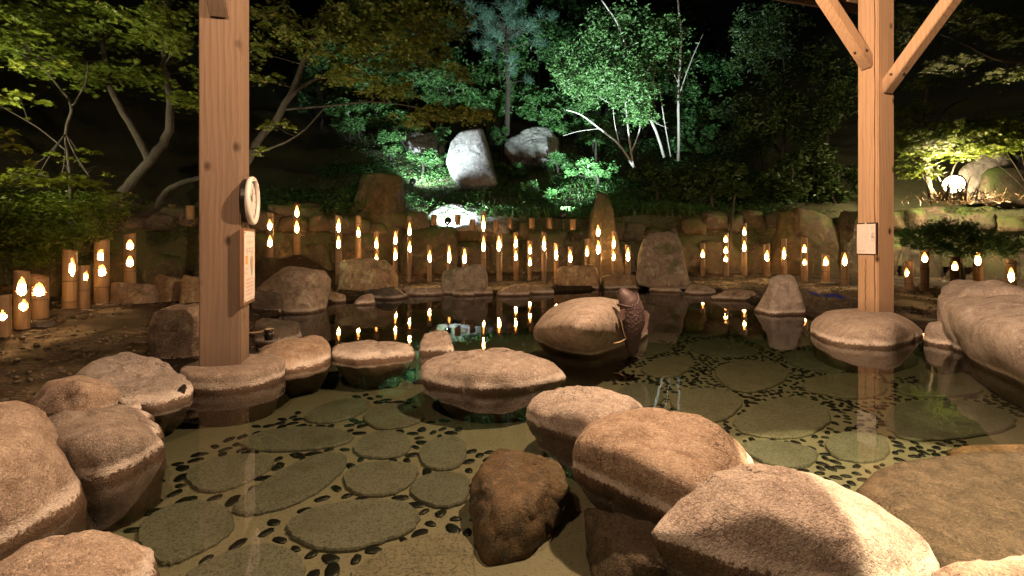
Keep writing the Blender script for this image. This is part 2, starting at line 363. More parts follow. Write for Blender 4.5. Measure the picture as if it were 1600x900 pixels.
def hull_rock(name, pts, mat, sub=5, p=24, seed=1, amp=.055, zb=-.26, parent=None, low=True, chips=10, tap=.46):
    pts = [Vector(q) if len(q) == 3 and isinstance(q, Vector) else G(*q) for q in pts]
    if low:
        c0 = sum(pts, Vector()) / len(pts)
        pts += [Vector((c0.x + (q.x - c0.x) * tap, c0.y + (q.y - c0.y) * tap, zb)) for q in pts if q.z <= .021]
    bm = bmesh.new()
    for q in pts: bm.verts.new(q)
    bmesh.ops.convex_hull(bm, input=bm.verts); bm.normal_update()
    A = np.array([q[:] for q in pts]); lo, hi = A.min(0), A.max(0); c = (lo + hi) / 2
    pl = []
    for f in bm.faces:
        n = np.array(f.normal[:]); d = float(n @ (np.array(f.verts[0].co[:]) - c))
        if d < 0: n, d = -n, -d
        if d < .01 or f.calc_area() < 1e-5: continue
        for m in pl:
            if n @ m[0] > .985: break
        else: pl.append((n, d))
    bm.free(); Rc = random.Random(seed * 13 + 5)
    for _ in range(chips):                    # chipped facets on the upper half
        n = np.array([Rc.gauss(0, 1), Rc.gauss(0, 1), abs(Rc.gauss(.5, .6))]); n /= np.linalg.norm(n)
        pl.append((n, float(((A - c) @ n).max()) * Rc.uniform(.86, .97)))
    X, Fa = rock_shape(np.array([q[0] for q in pl]), np.array([q[1] for q in pl]), c, lo, hi, sub, p, seed, amp)
    o = (X.min(0) + X.max(0)) / 2; o[2] = X[:, 2].min()
    ob = link(name, npmesh(name, X - o, Fa, True), mat, parent); ob.location = o; return ob
def block_rock(name, c, size, mat, seed, rz=None, sub=4, p=22, amp=.05, parent=None, cuts=9, taper=0.0):
    """boulder with faceted flanks: c centre of the base, size (w, d, h)"""
    R = random.Random(seed); pl = []
    for n in ((1, 0, 0), (-1, 0, 0), (0, 1, 0), (0, -1, 0)):
        pl.append((np.array(n) + np.array([0, 0, taper + R.uniform(-.1, .3)]), 1.0 * R.uniform(.9, 1.05)))
    pl += [(np.array([R.uniform(-.2, .2), R.uniform(-.2, .2), 1.0]), 1.0), (np.array([0, 0, -1.0]), 1.0)]
    for _ in range(cuts):
        n = np.array([R.gauss(0, 1), R.gauss(0, 1), R.uniform(-.3, 1.1)]); n /= np.linalg.norm(n); pl.append((n, R.uniform(.92, 1.18)))
    N = np.array([q[0] / np.linalg.norm(q[0]) for q in pl]); D = np.array([q[1] for q in pl])
    S = np.array(size); lo = np.array([-S[0] / 2, -S[1] / 2, 0]); hi = np.array([S[0] / 2, S[1] / 2, S[2]])
    V, Fa = ico(sub); X, Fa = rock_shape(N, D, np.zeros(3), lo, hi, sub, p, seed, amp)
    ob = link(name, npmesh(name, X, Fa, True), mat, parent); ob.location = c; ob.rotation_euler = (0, 0, R.uniform(-.35, .35) if rz is None else rz); return ob
def px_rock(name, x0, x1, yt, yb, mat, seed, zg=0.0, zb=-.25, ratio=.75, d=None, **kw):
    """boulder from its outline in the photo and the height of what it stands in"""
    if d is None: d = F * (CH - zg) / (yb - HY)
    w = (x1 - x0) / F * (d + .2); D = w * ratio; zt = CH - (yt - HY) / F * (d + D * .5); xc = ((x0 + x1) / 2 - 800) / F * (d + D * .5)
    return block_rock(name, (xc, d + D * .5, zb), (w, D, zt - zb), mat, seed, **kw)
# ------------------------------------------------------------------ ground, pool floor, water, hillside
LAN = [  # bamboo lanterns: x, y of top, y of foot, width in pixels, openings (x, y, w, h, shape), distance if the foot is hidden
 (4, 462, 526, 22, [(5, 492, 8, 14, 0)], None, 'L'), (34, 424, 514, 20, [(35, 447, 15, 25, 0), (38, 476, 11, 17, 0)], None, 'L'),
 (61, 432, 499, 24, [(62, 452, 19, 18, 1)], None, 'L'), (109, 392, 485, 19, [(114, 415, 8, 31, 0)], None, 'L'),
 (129, 415, 482, 19, [(135, 430, 7, 16, 0)], None, 'L'), (159, 377, 474, 20, [(157, 398, 9, 15, 1), (160, 422, 10, 15, 1)], None, 'L'),
 (203, 366, 444, 16, [(203, 382, 12, 13, 2), (203, 408, 12, 14, 2)], 7.5, 'L'),
 (422, 333, 402, 11, [(422, 351, 7, 15, 0), (423, 377, 7, 16, 0)], 9.5, 'B'), (464, 318, 398, 10, [(465, 330, 8, 15, 2), (464, 354, 8, 17, 0)], 9.9, 'B'),
 (529, 337, 445, 10, [(530, 352, 8, 19, 0), (529, 378, 8, 17, 0)], None, 'F'), (560, 337, 406, 9, [(560, 362, 8, 14, 0)], 10.4, 'B'),
 (588, 362, 440, 8, [(589, 379, 6, 17, 0), (588, 403, 6, 12, 0)], None, 'F'), (618, 360, 441, 8, [(618, 372, 6, 18, 0), (617, 396, 7, 19, 0)], None, 'F'),
 (640, 338, 441, 7.5, [(640, 358, 6.5, 18, 0), (641, 385, 6, 16, 0)], None, 'F'), (671, 383, 441, 8, [(672, 400, 6, 18, 0)], None, 'F'),
 (702, 382, 440, 8, [(702, 397, 6, 24, 0)], None, 'F'), (726, 386, 440, 9.5, [(726, 400, 8, 20, 1)], None, 'F'),
 (755.5, 330, 440, 8, [(755.5, 348, 6, 22, 0), (756, 381, 6, 21, 0)], None, 'F'), (780, 363, 440, 9.5, [(779, 380, 7, 23, 0)], None, 'F'),
 (806, 363, 438, 8, [(805, 377, 7, 18, 0), (806, 399, 7, 14, 0)], None, 'F'), (828, 376, 438, 8, [(828, 389, 6.5, 13, 0), (828, 408, 7, 12, 0)], None, 'F'),
 (850, 363, 438, 8.5, [(851, 380, 7, 20, 0)], None, 'F'), (869, 380, 436, 8, [(869, 394, 6, 21, 0)], None, 'F'), (891, 385, 436, 9, [(891, 400, 7, 17, 0)], None, 'F'),
 (917, 373, 436, 8, [(917, 392, 6, 15, 0)], None, 'F'), (935, 348, 436, 9.5, [(934, 360, 6.5, 17, 0), (935, 386, 7.5, 19, 0)], None, 'F'),
 (959, 362, 435, 7.5, [(958.6, 378, 6, 17, 0), (958, 399, 6, 14, 0)], None, 'F'), (981, 383, 435, 9, [(981, 397, 7, 19, 0)], None, 'F'),
 (1098, 380, 431, 8, [(1098, 396, 6, 11, 2)], None, 'R'), (1134, 364, 431, 9.5, [(1134, 373, 7, 9, 1), (1134, 390, 8, 10, 0), (1134, 404, 8, 8, 2)], None, 'R'),
 (1163, 349, 431, 8, [(1163, 361, 6, 12, 0), (1163, 384, 7.5, 15, 0)], None, 'R'), (1198, 381, 433, 9.5, [(1199, 399, 8, 16, 0)], None, 'R'),
 (1225, 373, 434, 8, [(1225, 395, 6, 16, 0)], None, 'R'), (1257, 371, 440, 9.5, [(1256, 388, 7, 11, 1), (1258, 409, 7, 8, 1)], None, 'R'),
 (1290, 398, 442, 11, [(1290, 408, 10, 12, 1)], None, 'R'), (1320, 394, 446, 10, [(1320, 405, 8, 17, 0)], None, 'R'),
 (1420, 408, 453, 12, [(1416, 424, 6, 16, 0)], None, 'W'), (1445, 393, 456, 12.5, [(1445, 402, 9, 13, 0)], None, 'W'), (1492, 401, 459, 13, [(1491, 415, 9, 12, 1)], None, 'W'),
 (1528, 373, 447, 12.5, [(1528, 403, 11, 20, 0)], None, 'W'), (1580, 406, 450, 13, [(1579, 429, 10, 19, 0)], None, 'W')]
def lan_pos(l):
    x, yt, yb, w, op, d, rg = l
    return P(x, yb, d) if d else G(x, yb, .06)
for l in LAN:
    if l[5]: q = lan_pos(l); BUMPS.append((q.x, q.y, q.z))

xs = np.arange(-10, 13.01, .1); ys = np.arange(-3, 15.01, .1); X, Y = np.meshgrid(xs, ys)
sd = shore_sd(X, Y); t = np.clip((sd + .12) / .14, 0, 1); t = t * t * (3 - 2 * t)
Z = yard_z(X, Y) + .012 * np.sin(X * 9 + Y * 4) * np.sin(Y * 11); Z = -.42 + t * (Z + .42)
vv = wall_v(X, Y); Z = np.where(vv > .35, 1.0, Z)
n, m = X.shape; idx = np.arange(n * m).reshape(n, m)
FA = np.stack([idx[:-1, :-1], idx[:-1, 1:], idx[1:, 1:], idx[1:, :-1]], -1).reshape(-1, 4)
struct(link('ground', npmesh('ground', np.stack([X, Y, Z], -1).reshape(-1, 3), FA, True), M['ground']))
bm = bmesh.new()
for a, b in ((-14, -6), (16, -6), (16, 16), (-14, 16)): bm.verts.new((a, b, -.6))
bm.faces.new(bm.verts); struct(link('ground_base', bmmesh('ground_base', bm), M['ground']))
bm = bmesh.new()
for a, b in ((-4.6, .4), (7, .4), (7, 9.6), (-4.6, 9.6)): bm.verts.new((a, b, ZF))
bm.faces.new(bm.verts); pool_floor = struct(link('pool_floor', bmmesh('pool_floor', bm), M['mortar']))
bm = bmesh.new()
bm_box(bm, (1.15, 5.1, -.25), (1, 0, 0), (0, 1, 0), (0, 0, 1), 12.7, 9.6, .5); struct(link('water', bmmesh('water', bm), M['water']))
th = np.radians(np.linspace(-25, 215, 200)); vs = np.concatenate([np.linspace(-.15, 9, 50), np.linspace(9.6, 45, 24)])
TH, VV = np.meshgrid(th, vs); RR = wallR(np.degrees(TH)) + VV + .35; X = WC[0] + RR * np.cos(TH); Y = WC[1] + RR * np.sin(TH)
Z = hill_z(X, Y) + .05 * np.sin(X * 5) * np.sin(Y * 4.3); Z[0] = .3
n, m = X.shape; idx = np.arange(n * m).reshape(n, m); FA = np.stack([idx[:-1, :-1], idx[1:, :-1], idx[1:, 1:], idx[:-1, 1:]], -1).reshape(-1, 4)
struct(link('hillside', npmesh('hillside', np.stack([X, Y, Z], -1).reshape(-1, 3), FA, True), M['hill']))

# ------------------------------------------------------------------ flagstones and pebbles of the pool floor
def z4(pts): return [(160 + x / 2.963, 600 + y / 2.963) for x, y in pts]
FLAGS = [z4(q) for q in (
 [(640, 285), (700, 245), (760, 228), (900, 208), (1060, 212), (1160, 245), (1120, 285), (960, 312), (800, 318), (690, 312)],
 [(385, 440), (430, 390), (560, 345), (700, 335), (790, 350), (780, 395), (690, 450), (600, 490), (500, 510), (430, 490)],
 [(610, 590), (640, 540), (800, 430), (950, 350), (1080, 328), (1128, 350), (1110, 410), (1020, 490), (900, 560), (740, 605), (650, 610)],
 [(160, 720), (200, 640), (300, 580), (430, 555), (560, 575), (605, 640), (590, 700), (480, 770), (340, 835), (280, 845), (210, 790)],
 [(855, 680), (900, 620), (1050, 570), (1250, 548), (1400, 560), (1460, 610), (1440, 680), (1300, 740), (1120, 785), (980, 770), (890, 720)],
 [(1115, 430), (1170, 390), (1300, 370), (1420, 380), (1465, 410), (1430, 470), (1340, 520), (1220, 528), (1140, 500)],
 [(1160, 310), (1200, 255), (1290, 225), (1390, 235), (1430, 290), (1390, 340), (1280, 352), (1190, 340)],
 [(930, 165), (1000, 110), (1120, 75), (1220, 80), (1240, 110), (1180, 150), (1090, 180), (990, 188)],
 [(1200, 170), (1255, 110), (1350, 95), (1470, 130), (1490, 170), (1400, 205), (1280, 218)])]
FLAGS += [
 [(653, 710), (670, 692), (700, 685), (724, 690), (729, 715), (715, 733), (685, 737), (662, 730)],
 [(638, 767), (665, 745), (700, 742), (733, 748), (730, 785), (695, 797), (655, 787)],
 [(285, 905), (340, 875), (400, 855), (450, 862), (475, 885), (470, 930), (380, 950), (300, 940)],
 [(545, 905), (590, 870), (650, 845), (700, 838), (738, 850), (735, 940), (640, 960), (560, 940)],
 [(1116, 583), (1130, 571), (1167, 566), (1211, 569), (1231, 580), (1226, 596), (1192, 611), (1158, 614), (1130, 602)],
 [(1077, 543), (1099, 533), (1136, 533), (1173, 543), (1186, 554), (1158, 558), (1111, 557), (1083, 550)],
 [(1064, 515), (1086, 509), (1124, 512), (1139, 519), (1117, 526), (1074, 527)],
 [(1155, 521), (1186, 516), (1230, 522), (1255, 535), (1240, 546), (1200, 545), (1170, 533)],
 [(1120, 505), (1150, 497), (1185, 500), (1190, 511), (1150, 514)],
 [(1227, 553), (1250, 549), (1290, 555), (1333, 570), (1335, 580), (1300, 583), (1253, 577), (1230, 567)],
 [(1255, 602), (1273, 592), (1307, 586), (1345, 587), (1380, 600), (1385, 615), (1340, 626), (1290, 618), (1262, 612)],
 [(1147, 660), (1180, 637), (1223, 623), (1263, 625), (1293, 643), (1297, 660), (1273, 677), (1240, 687), (1180, 683), (1153, 673)],
 [(1393, 640), (1420, 630), (1500, 628), (1560, 640), (1590, 660), (1560, 678), (1480, 688), (1420, 690), (1385, 670)],
 [(1290, 697), (1303, 683), (1333, 678), (1380, 683), (1390, 703), (1380, 720), (1340, 725), (1300, 715)],
 [(1043, 627), (1071, 611), (1111, 609), (1152, 617), (1160, 633), (1142, 652), (1111, 664), (1074, 655)],
 [(999, 580), (1024, 564), (1064, 557), (1082, 561), (1077, 580), (1049, 592), (1018, 589)],
 [(960, 612), (1000, 600), (1030, 606), (1038, 628), (1010, 640), (975, 634)],
 [(1150, 700), (1190, 690), (1260, 700), (1280, 713), (1262, 733), (1200, 730)],
 [(560, 500), (610, 490), (680, 492), (700, 503), (650, 514), (580, 512)], [(720, 500), (780, 492), (830, 498), (825, 512), (760, 517)],
 [(460, 515), (520, 508), (560, 516), (540, 530), (480, 534)], [(600, 525), (680, 520), (720, 530), (690, 545), (620, 542)],
 [(1400, 610), (1440, 600), (1510, 602), (1540, 614), (1490, 622), (1420, 621)], [(960, 548), (1000, 536), (1050, 540), (1040, 552), (990, 560)],
 [(900, 488), (960, 480), (1030, 484), (1050, 494), (980, 502), (910, 500)]]
def chaikin(p, k=2):
    p = np.array(p)
    for _ in range(k):
        q = np.roll(p, -1, 0); p = np.stack([.78 * p + .22 * q, .22 * p + .78 * q], 1).reshape(-1, 2)
    return p
FPOLY = []
for i, q in enumerate(FLAGS):
    w = chaikin([(G(x, y, ZF).x, G(x, y, ZF).y) for x, y in q], 2); c = w.mean(0); w = c + (w - c) * 1.045; FPOLY.append(w); k = len(w)
    w = c + (w - c) * (1 + .018 * np.array([math.sin(2.7 * j + i) + .6 * math.sin(1.3 * j + 2 * i) for j in range(k)]))[:, None]
    V = []
    for sc_, z in ((1.0, -.03), (1.0, .010), (.975, .017)):
        V += [(c[0] + (a - c[0]) * sc_, c[1] + (b - c[1]) * sc_, ZF + z) for a, b in w]
    bm = bmesh.new(); vs_ = [bm.verts.new((a - c[0], b - c[1], z - ZF)) for a, b, z in V]
    for r in range(2):
        for j in range(k): bm.faces.new((vs_[r * k + j], vs_[r * k + (j + 1) % k], vs_[(r + 1) * k + (j + 1) % k], vs_[(r + 1) * k + j]))
    bm.faces.new(vs_[2 * k:]); o = link('flagstone', bmmesh('flagstone', bm), M['flag'], pool_floor); o.location = (c[0], c[1], ZF)
def poly_dist(X, Y, A):
    B = np.roll(A, -1, 0); d2 = np.full(X.shape, 1e9); ins = np.zeros(X.shape, bool)
    for (ax, ay), (bx, by) in zip(A, B):
        ex, ey = bx - ax, by - ay; t = np.clip(((X - ax) * ex + (Y - ay) * ey) / (ex * ex + ey * ey + 1e-12), 0, 1)
        d2 = np.minimum(d2, (X - ax - t * ex) ** 2 + (Y - ay - t * ey) ** 2); c = (ay > Y) != (by > Y); ins ^= c & (X < (bx - ax) * (Y - ay) / (by - ay + 1e-12) + ax)
    return np.where(ins, -1, 1) * np.sqrt(d2)
rng = np.random.default_rng(4)
CX = rng.uniform(-3.5, 6.0, 60000); CY = 1.1 + rng.uniform(0, 1, 60000) ** 1.4 * 6.2
sdc = shore_sd(CX, CY); PD = np.stack([poly_dist(CX, CY, q) for q in FPOLY]); PD.sort(0)
left = CX < .25 + (3.2 - CY) * .2
ok = (sdc < -.06) & (PD[0] > .018) & (PD[0] < np.where(left, .14, .20)) & (PD[1] < np.where(left, .30, .40))
CX, CY, left = CX[ok], CY[ok], left[ok]; keep = []; cell = {}
for i in range(len(CX)):
    r = (.060 if rng.random() < .75 else .09) if left[i] else .046; kx, ky = int(CX[i] / .09), int(CY[i] / .09); good = True
    for a in (-1, 0, 1):
        for b in (-1, 0, 1):
            for j in cell.get((kx + a, ky + b), ()):
                if (CX[i] - CX[j]) ** 2 + ((CY[i] - CY[j])) ** 2 < r * r: good = False
    if good: cell.setdefault((kx, ky), []).append(i); keep.append(i)
keep.sort(key=lambda i: CY[i])
def pebble_mesh(seed):
    R = random.Random(seed); bm = bmesh.new(); k = 9; rr = [R.uniform(.8, 1.15) for _ in range(k)]
    rings = []
    for s_, z in ((1, -.2), (1, .25), (.62, .52)):
        rings.append([bm.verts.new((rr[j] * s_ * math.cos(6.2832 * j / k), .62 * rr[j] * s_ * math.sin(6.2832 * j / k), z)) for j in range(k)])
    for r in range(2):
        for j in range(k): bm.faces.new((rings[r][j], rings[r][(j + 1) % k], rings[r + 1][(j + 1) % k], rings[r + 1][j]))
    bm.faces.new(rings[2]); return bmmesh('pebble', bm, True)
PEB = [pebble_mesh(i) for i in range(6)]
for q in PEB: q.materials.append(M['pebble'])
R = random.Random(8); VB, FB = [], []
def inframe(i):
    px = 800 + F * CX[i] / CY[i]; return -20 < px < 1620
keep = [i for i in keep if inframe(i)]
for n_, i in enumerate(keep):
    s = R.uniform(.024, .046) * (1.0 if left[i] else .70); a = R.uniform(0, 6.28)
    if n_ < 295:
        o = link('pebble', PEB[i % 6], None, pool_floor); o.location = (CX[i], CY[i], ZF); o.scale = (s, s, .016); o.rotation_euler = (0, 0, a)
    else:
        me = PEB[i % 6]; b0 = len(VB); ca, sa = math.cos(a) * s, math.sin(a) * s
        VB += [(CX[i] + v.co.x * ca - v.co.y * sa, CY[i] + v.co.x * sa + v.co.y * ca, ZF + v.co.z * .016) for v in me.vertices]
        FB += [tuple(b0 + v for v in f.vertices) for f in me.polygons]
if FB:
    me = bpy.data.meshes.new('pebble_bed'); me.from_pydata(VB, [], FB); stuff(link('pebble_bed', me, M['pebble'], pool_floor))
# ------------------------------------------------------------------ pool rocks
RK = M['rock']
def hr(pts, label, seed, mat=RK, name='boulder', grp=None, **kw):
    return tag(hull_rock(name, pts, mat, seed=seed, **kw), label, 'rock', grp)
def pr(x0, x1, yt, yb, label, seed, mat=RK, name='boulder', grp=None, **kw):
    return tag(px_rock(name, x0, x1, yt, yb, mat, seed, **kw), label, 'rock', grp)
hr([(0, 628, .28), (45, 640, .26), (-130, 640, .3), (92, 692, .17), (122, 735, .08), (135, 768, .0), (70, 806, 0), (0, 848, 0), (-120, 900, 0), (20, 720, .24), (-60, 740, .28), (120, 700, 0), (-250, 700, 0)],
   'largest smooth brown boulder on the left bank beside the darker faceted boulder', 11, tap=.92, p=26)
hr([(78, 655, .14), (110, 638, .18), (155, 632, .2), (205, 648, .17), (255, 685, .07), (271, 703, 0), (215, 735, 0), (140, 752, 0), (90, 740, 0), (165, 680, .2), (110, 690, .18), (230, 640, 0), (70, 660, 0)],
   'pointed dark-sided boulder with pale waterline between the largest boulder and the spout rock', 12, tap=.8, p=50)
hr([(0, 885, .1), (60, 845, .12), (150, 822, .12), (210, 842, .08), (265, 900, 0.0), (240, 860, 0), (100, 930, .12), (0, 960, .1), (150, 1000, 0), (-60, 960, 0), (60, 850, 0), (200, 980, 0)],
   'low brown boulder in the water in front of the largest left boulder', 13)
pr(50, 165, 588, 655, 'rounded boulder on the bank behind the pointed dark-sided boulder', 14, zg=.05, zb=-.1)
spout = empty('spout_boulder', G(230, 620, 0)); tag(spout, 'long smooth boulder with a round black water hole beside the wooden post plinth', 'rock')
b = hull_rock('boulder', [(125, 585, .13), (150, 560, .18), (190, 552, .19), (235, 557, .17), (285, 583, .1), (301, 602, .05), (300, 625, 0), (255, 643, 0), (195, 632, 0.02), (150, 615, .05), (120, 600, .03), (230, 590, 0), (290, 600, 0)], RK, seed=15, p=26)
b.parent = spout; b.location = b.location - spout.location
bm = bmesh.new(); c = G(283, 613, .035); dv = Vector((.35, -.9, -.1)).normalized(); c = c + dv * .045 - spout.location
tube(bm, [c - dv * .12, c - dv * .02, c], [.028, .028, .027], 18); link('water_hole', bmmesh('water_hole', bm, False), M['black'], spout)
pr(180, 226, 627, 653, 'small low stone at the foot of the spout boulder', 16, zg=.0)
# plinth of the weathered post
PLC = Vector((-1.77, 3.17))
ring = [Vector((PLC.x + .30 * k_ * math.cos(a), PLC.y + .285 * k_ * math.sin(a), z)) for z, k_ in ((.112, .97), (0.0, 1.0), (-.26, .72)) for a in [k * .4488 for k in range(14)]]
tag(hull_rock('plinth_stone', ring, RK, seed=17, p=26, amp=.012, low=False, chips=0), 'round flat-topped plinth stone carrying the post with the clock', 'rock')
pr(243, 345, 476, 562, 'tall pale boulder on the bank behind the post with the clock', 18, zg=.05, zb=-.1, mat=M['rock_back'])
hr([(402, 548, .09), (430, 533, .11), (470, 527, .12), (505, 525, .11), (516, 545, .07), (512, 572, 0), (450, 582, 0), (398, 575, 0), (410, 545, 0), (510, 540, 0.0), (440, 552, .1)],
   'bright flat stepping stone next to the round plinth', 19)
hr([(516, 545, .06), (540, 532, .09), (600, 530, .09), (640, 536, .08), (652, 548, .03), (645, 562, 0), (580, 570, 0), (525, 565, 0), (530, 545, 0), (640, 540, 0)],
   'low wide stepping stone, second one out from the round plinth', 20)
pr(650, 716, 522, 556, 'small domed stone between two stepping stones', 21)
pr(394, 470, 500, 541, 'smooth dark stone behind the bright flat stepping stone', 22, mat=M['rock_dark'])
hr([(656, 566, .1), (682, 549, .14), (740, 541, .16), (815, 543, .16), (862, 556, .14), (890, 582, .07), (886, 596, 0), (830, 612, 0), (750, 616, 0), (690, 607, 0.0), (658, 585, .05), (720, 570, .15), (800, 578, .14), (700, 560, 0), (860, 565, 0)],
   'broad flat-topped stepping stone overhanging the water in mid pool', 23, tap=.55, p=26, amp=.04)
hr([(820, 640, .06), (848, 614, .12), (895, 602, .15), (955, 607, .14), (990, 630, .11), (1000, 645, .05), (819, 654, 0), (860, 676, 0), (905, 692, 0), (960, 690, 0), (900, 640, .14), (960, 650, .13), (1000, 640, 0), (870, 620, 0)],
   'rounded stepping stone, smaller, between two broad stepping stones', 24)
hr([(897, 692, .13), (925, 664, .18), (975, 648, .2), (1030, 640, .21), (1085, 648, .2), (1140, 680, .16), (1187, 725, .06), (893, 738, 0), (940, 762, 0), (1000, 785, 0), (1050, 805, 0), (1120, 800, 0), (970, 700, .18), (1050, 745, .16), (1085, 770, .13), (1180, 720, 0), (1190, 745, 0), (930, 660, 0)],
   'angular stepping stone with a dark chamfered flank and rough white waterline', 25, p=60, amp=.03, chips=3)
hr([(1014, 820, .06), (1060, 767, .13), (1140, 735, .18), (1200, 730, .2), (1280, 748, .19), (1370, 790, .15), (1440, 838, .09), (1476, 893, 0.02), (1012, 846, 0), (1075, 872, 0), (1160, 902, 0), (1260, 935, 0), (1380, 950, 0), (1150, 800, .15), (1260, 820, .15), (1350, 850, .12), (1230, 880, .07), (1330, 890, .07), (1450, 860, 0), (1300, 760, 0), (1120, 760, 0)],
   'largest stepping stone, half of it in bright lamp light', 26, p=50, amp=.03, chips=4)
hr([(1285, 905, .05), (1330, 878, .075), (1380, 867, .08), (1430, 880, .06), (1452, 905, .02), (1280, 960, 0), (1450, 960, 0), (1300, 900, 0), (1420, 890, 0)], 'small pale smooth stone in front of the largest stepping stone', 27, amp=.02)
hr([(1465, 895, .06), (1520, 877, .1), (1600, 872, .12), (1750, 880, .1), (1450, 930, 0), (1600, 1000, 0), (1800, 950, 0), (1500, 885, 0), (1700, 875, 0)], 'low boulder beside the lit end of the largest stepping stone', 28)
SK = M['sunk']
hr([(745, 722, -.06), (770, 698, -.04), (830, 702, -.04), (888, 720, -.04), (893, 762, -.1), (733, 765, -.12), (738, 862, -.22), (762, 886, -.22), (820, 872, -.22), (880, 825, -.22), (835, 765, -.035), (785, 795, -.05), (850, 790, -.07)],
   'angular brown boulder lying fully under water among the flagstones', 29, SK, zb=-.25, p=50)
hr([(905, 792, -.1), (960, 800, -.06), (1080, 840, -.05), (915, 890, -.22), (940, 960, -.22), (1100, 960, -.22), (1100, 860, -.1), (1000, 880, -.08)], 'sunken brown stone leaning under the largest stepping stone', 30, SK, zb=-.25)
hr([(1372, 765, -.07), (1420, 727, -.05), (1520, 713, -.045), (1640, 720, -.05), (1800, 760, -.06), (1385, 850, -.12), (1500, 905, -.1), (1700, 930, -.1), (1400, 800, -.06), (1376, 790, -.24), (1500, 930, -.24), (1800, 950, -.24), (1700, 720, -.24)],
   'wide flat brown slab under water behind the largest stepping stone', 31, SK, p=26, low=False, amp=.02)
hr([(1490, 700, -.09), (1530, 690, -.07), (1620, 688, -.07), (1700, 695, -.08), (1500, 725, -.12), (1600, 730, -.12), (1700, 730, -.12), (1490, 715, -.24), (1700, 725, -.24)], 'narrow brown slab under water by the right bank', 32, SK, low=False, amp=.02)
hr([(831, 524, 0.02), (848, 497, .15), (878, 471, .33), (913, 459, .42), (948, 458, .42), (975, 468, .36), (1000, 500, .15), (1012, 522, 0), (985, 535, 0), (930, 541, 0), (870, 535, 0), (833, 527, 0), (860, 515, 0), (985, 515, 0), (900, 500, .38)],
   'smooth domed boulder in mid pool with the carp statue on its flank', 33, p=9, amp=.018, zb=-.25, chips=2)
pr(1182, 1260, 430, 493, 'upright rounded boulder standing at the water edge before the lanterns', 34, ratio=.7, taper=.25, cuts=5)
hr([(1267, 498, .12), (1290, 481, .2), (1340, 476, .215), (1390, 486, .215), (1425, 500, .13), (1438, 515, .06), (1436, 530, 0), (1390, 545, 0), (1320, 542, 0), (1270, 528, 0), (1270, 512, 0), (1420, 512, 0), (1330, 502, .2), (1400, 505, .2), (1425, 508, 0)],
   'wide low plinth boulder carrying the post with the paper notice', 35, tap=.92, amp=.02, p=26)
pr(1440, 1506, 497, 543, 'small stepped stone between the plinth boulder and the big right boulder', 36)
hr([(1496, 458, .42), (1512, 441, .5), (1560, 443, .52), (1640, 470, .5), (1800, 480, .5), (1501, 505, .12), (1504, 533, 0), (1560, 560, 0), (1640, 592, 0), (1800, 660, 0), (1530, 500, .35), (1600, 520, .38), (1800, 540, 0.0), (1540, 500, 0)],
   'large steep boulder with a long flat face on the right bank', 37, tap=.92, p=26)
BK = M['rock_back']
pr(402, 512, 416, 490, 'big rounded mossy boulder at the water on the far left bank', 40, BK, ratio=.7)
pr(398, 446, 453, 492, 'dark rounded stone at the foot of the big mossy boulder', 41, M['rock_dark'])
pr(528, 626, 403, 462, 'squarish moss-topped boulder between far lanterns', 42, BK, ratio=.6)
pr(690, 762, 411, 461, 'square brown boulder with a star lantern behind it', 43, BK, ratio=.6)
pr(858, 938, 414, 452, 'dark flat-topped boulder in the row before the far lanterns', 44, BK, ratio=.5)
pr(938, 1002, 428, 452, 'low dark boulder beside the tall upright far boulder', 45, BK, ratio=.6)
hr([P(*q) for q in ((993, 452, 8.9), (996, 395, 9.0), (1010, 368, 9.2), (1030, 362, 9.3), (1055, 361, 9.3), (1068, 376, 9.1), (1076, 420, 8.9), (1077, 453, 8.8), (1030, 456, 8.6), (1000, 400, 9.6), (1068, 390, 9.6), (1000, 452, 9.7), (1072, 452, 9.7))],
   'tall upright pale boulder at the far edge of the pool', 46, BK, p=30, chips=5, amp=.03, low=False)
pr(548, 588, 460, 477, 'small pale stone lying in the water at the far left edge', 47, RK)
pr(505, 542, 452, 474, 'small reddish stone beside the big mossy boulder', 48, BK)
pr(560, 640, 448, 468, 'dark flat stone behind the small pale stone', 49, M['rock_dark'])
EDGE = [(628, 695, 446, 463), (700, 745, 452, 463), (745, 772, 448, 461), (768, 830, 443, 463), (826, 866, 444, 460), (1066, 1118, 443, 461), (1112, 1180, 452, 470), (1004, 1070, 448, 457), (470, 512, 466, 482)]
for i, (a, b_, t_, w_) in enumerate(EDGE):
    pr(a, b_, t_, w_, 'low flat edging stone along the far waterline', 60 + i, BK, 'edging_stone', 'edging stones of the far shore', ratio=.55)
for i, (a, b_, t_, w_) in enumerate([(240, 290, 428, 472), (180, 248, 440, 476), (288, 330, 430, 475), (408, 452, 395, 424), (452, 500, 402, 424)]):
    pr(a, b_, t_, w_, ['yellowish stone on the left yard beside the lanterns', 'low dark stone under the lantern with two round openings', 'stone half hidden behind the clock post', 'mossy mound stone behind the big mossy boulder', 'green mossed stone beside a far lantern pair'][i], 80 + i, BK, zg=.06, zb=-.05)
for i, (a, b_, t_, w_) in enumerate([(75, 140, 482, 494), (40, 80, 500, 512), (130, 180, 474, 482), (1400, 1432, 452, 458), (1450, 1500, 453, 463), (1270, 1310, 440, 447), (1140, 1165, 430, 434), (664, 690, 441, 446)]):
    pr(a, b_, t_, w_, 'thin dark slab lying on the yard at the foot of lanterns', 90 + i, M['rock_dark'], 'ground_slab', 'thin slabs at the lantern feet', zg=.06, zb=.0, sub=3)
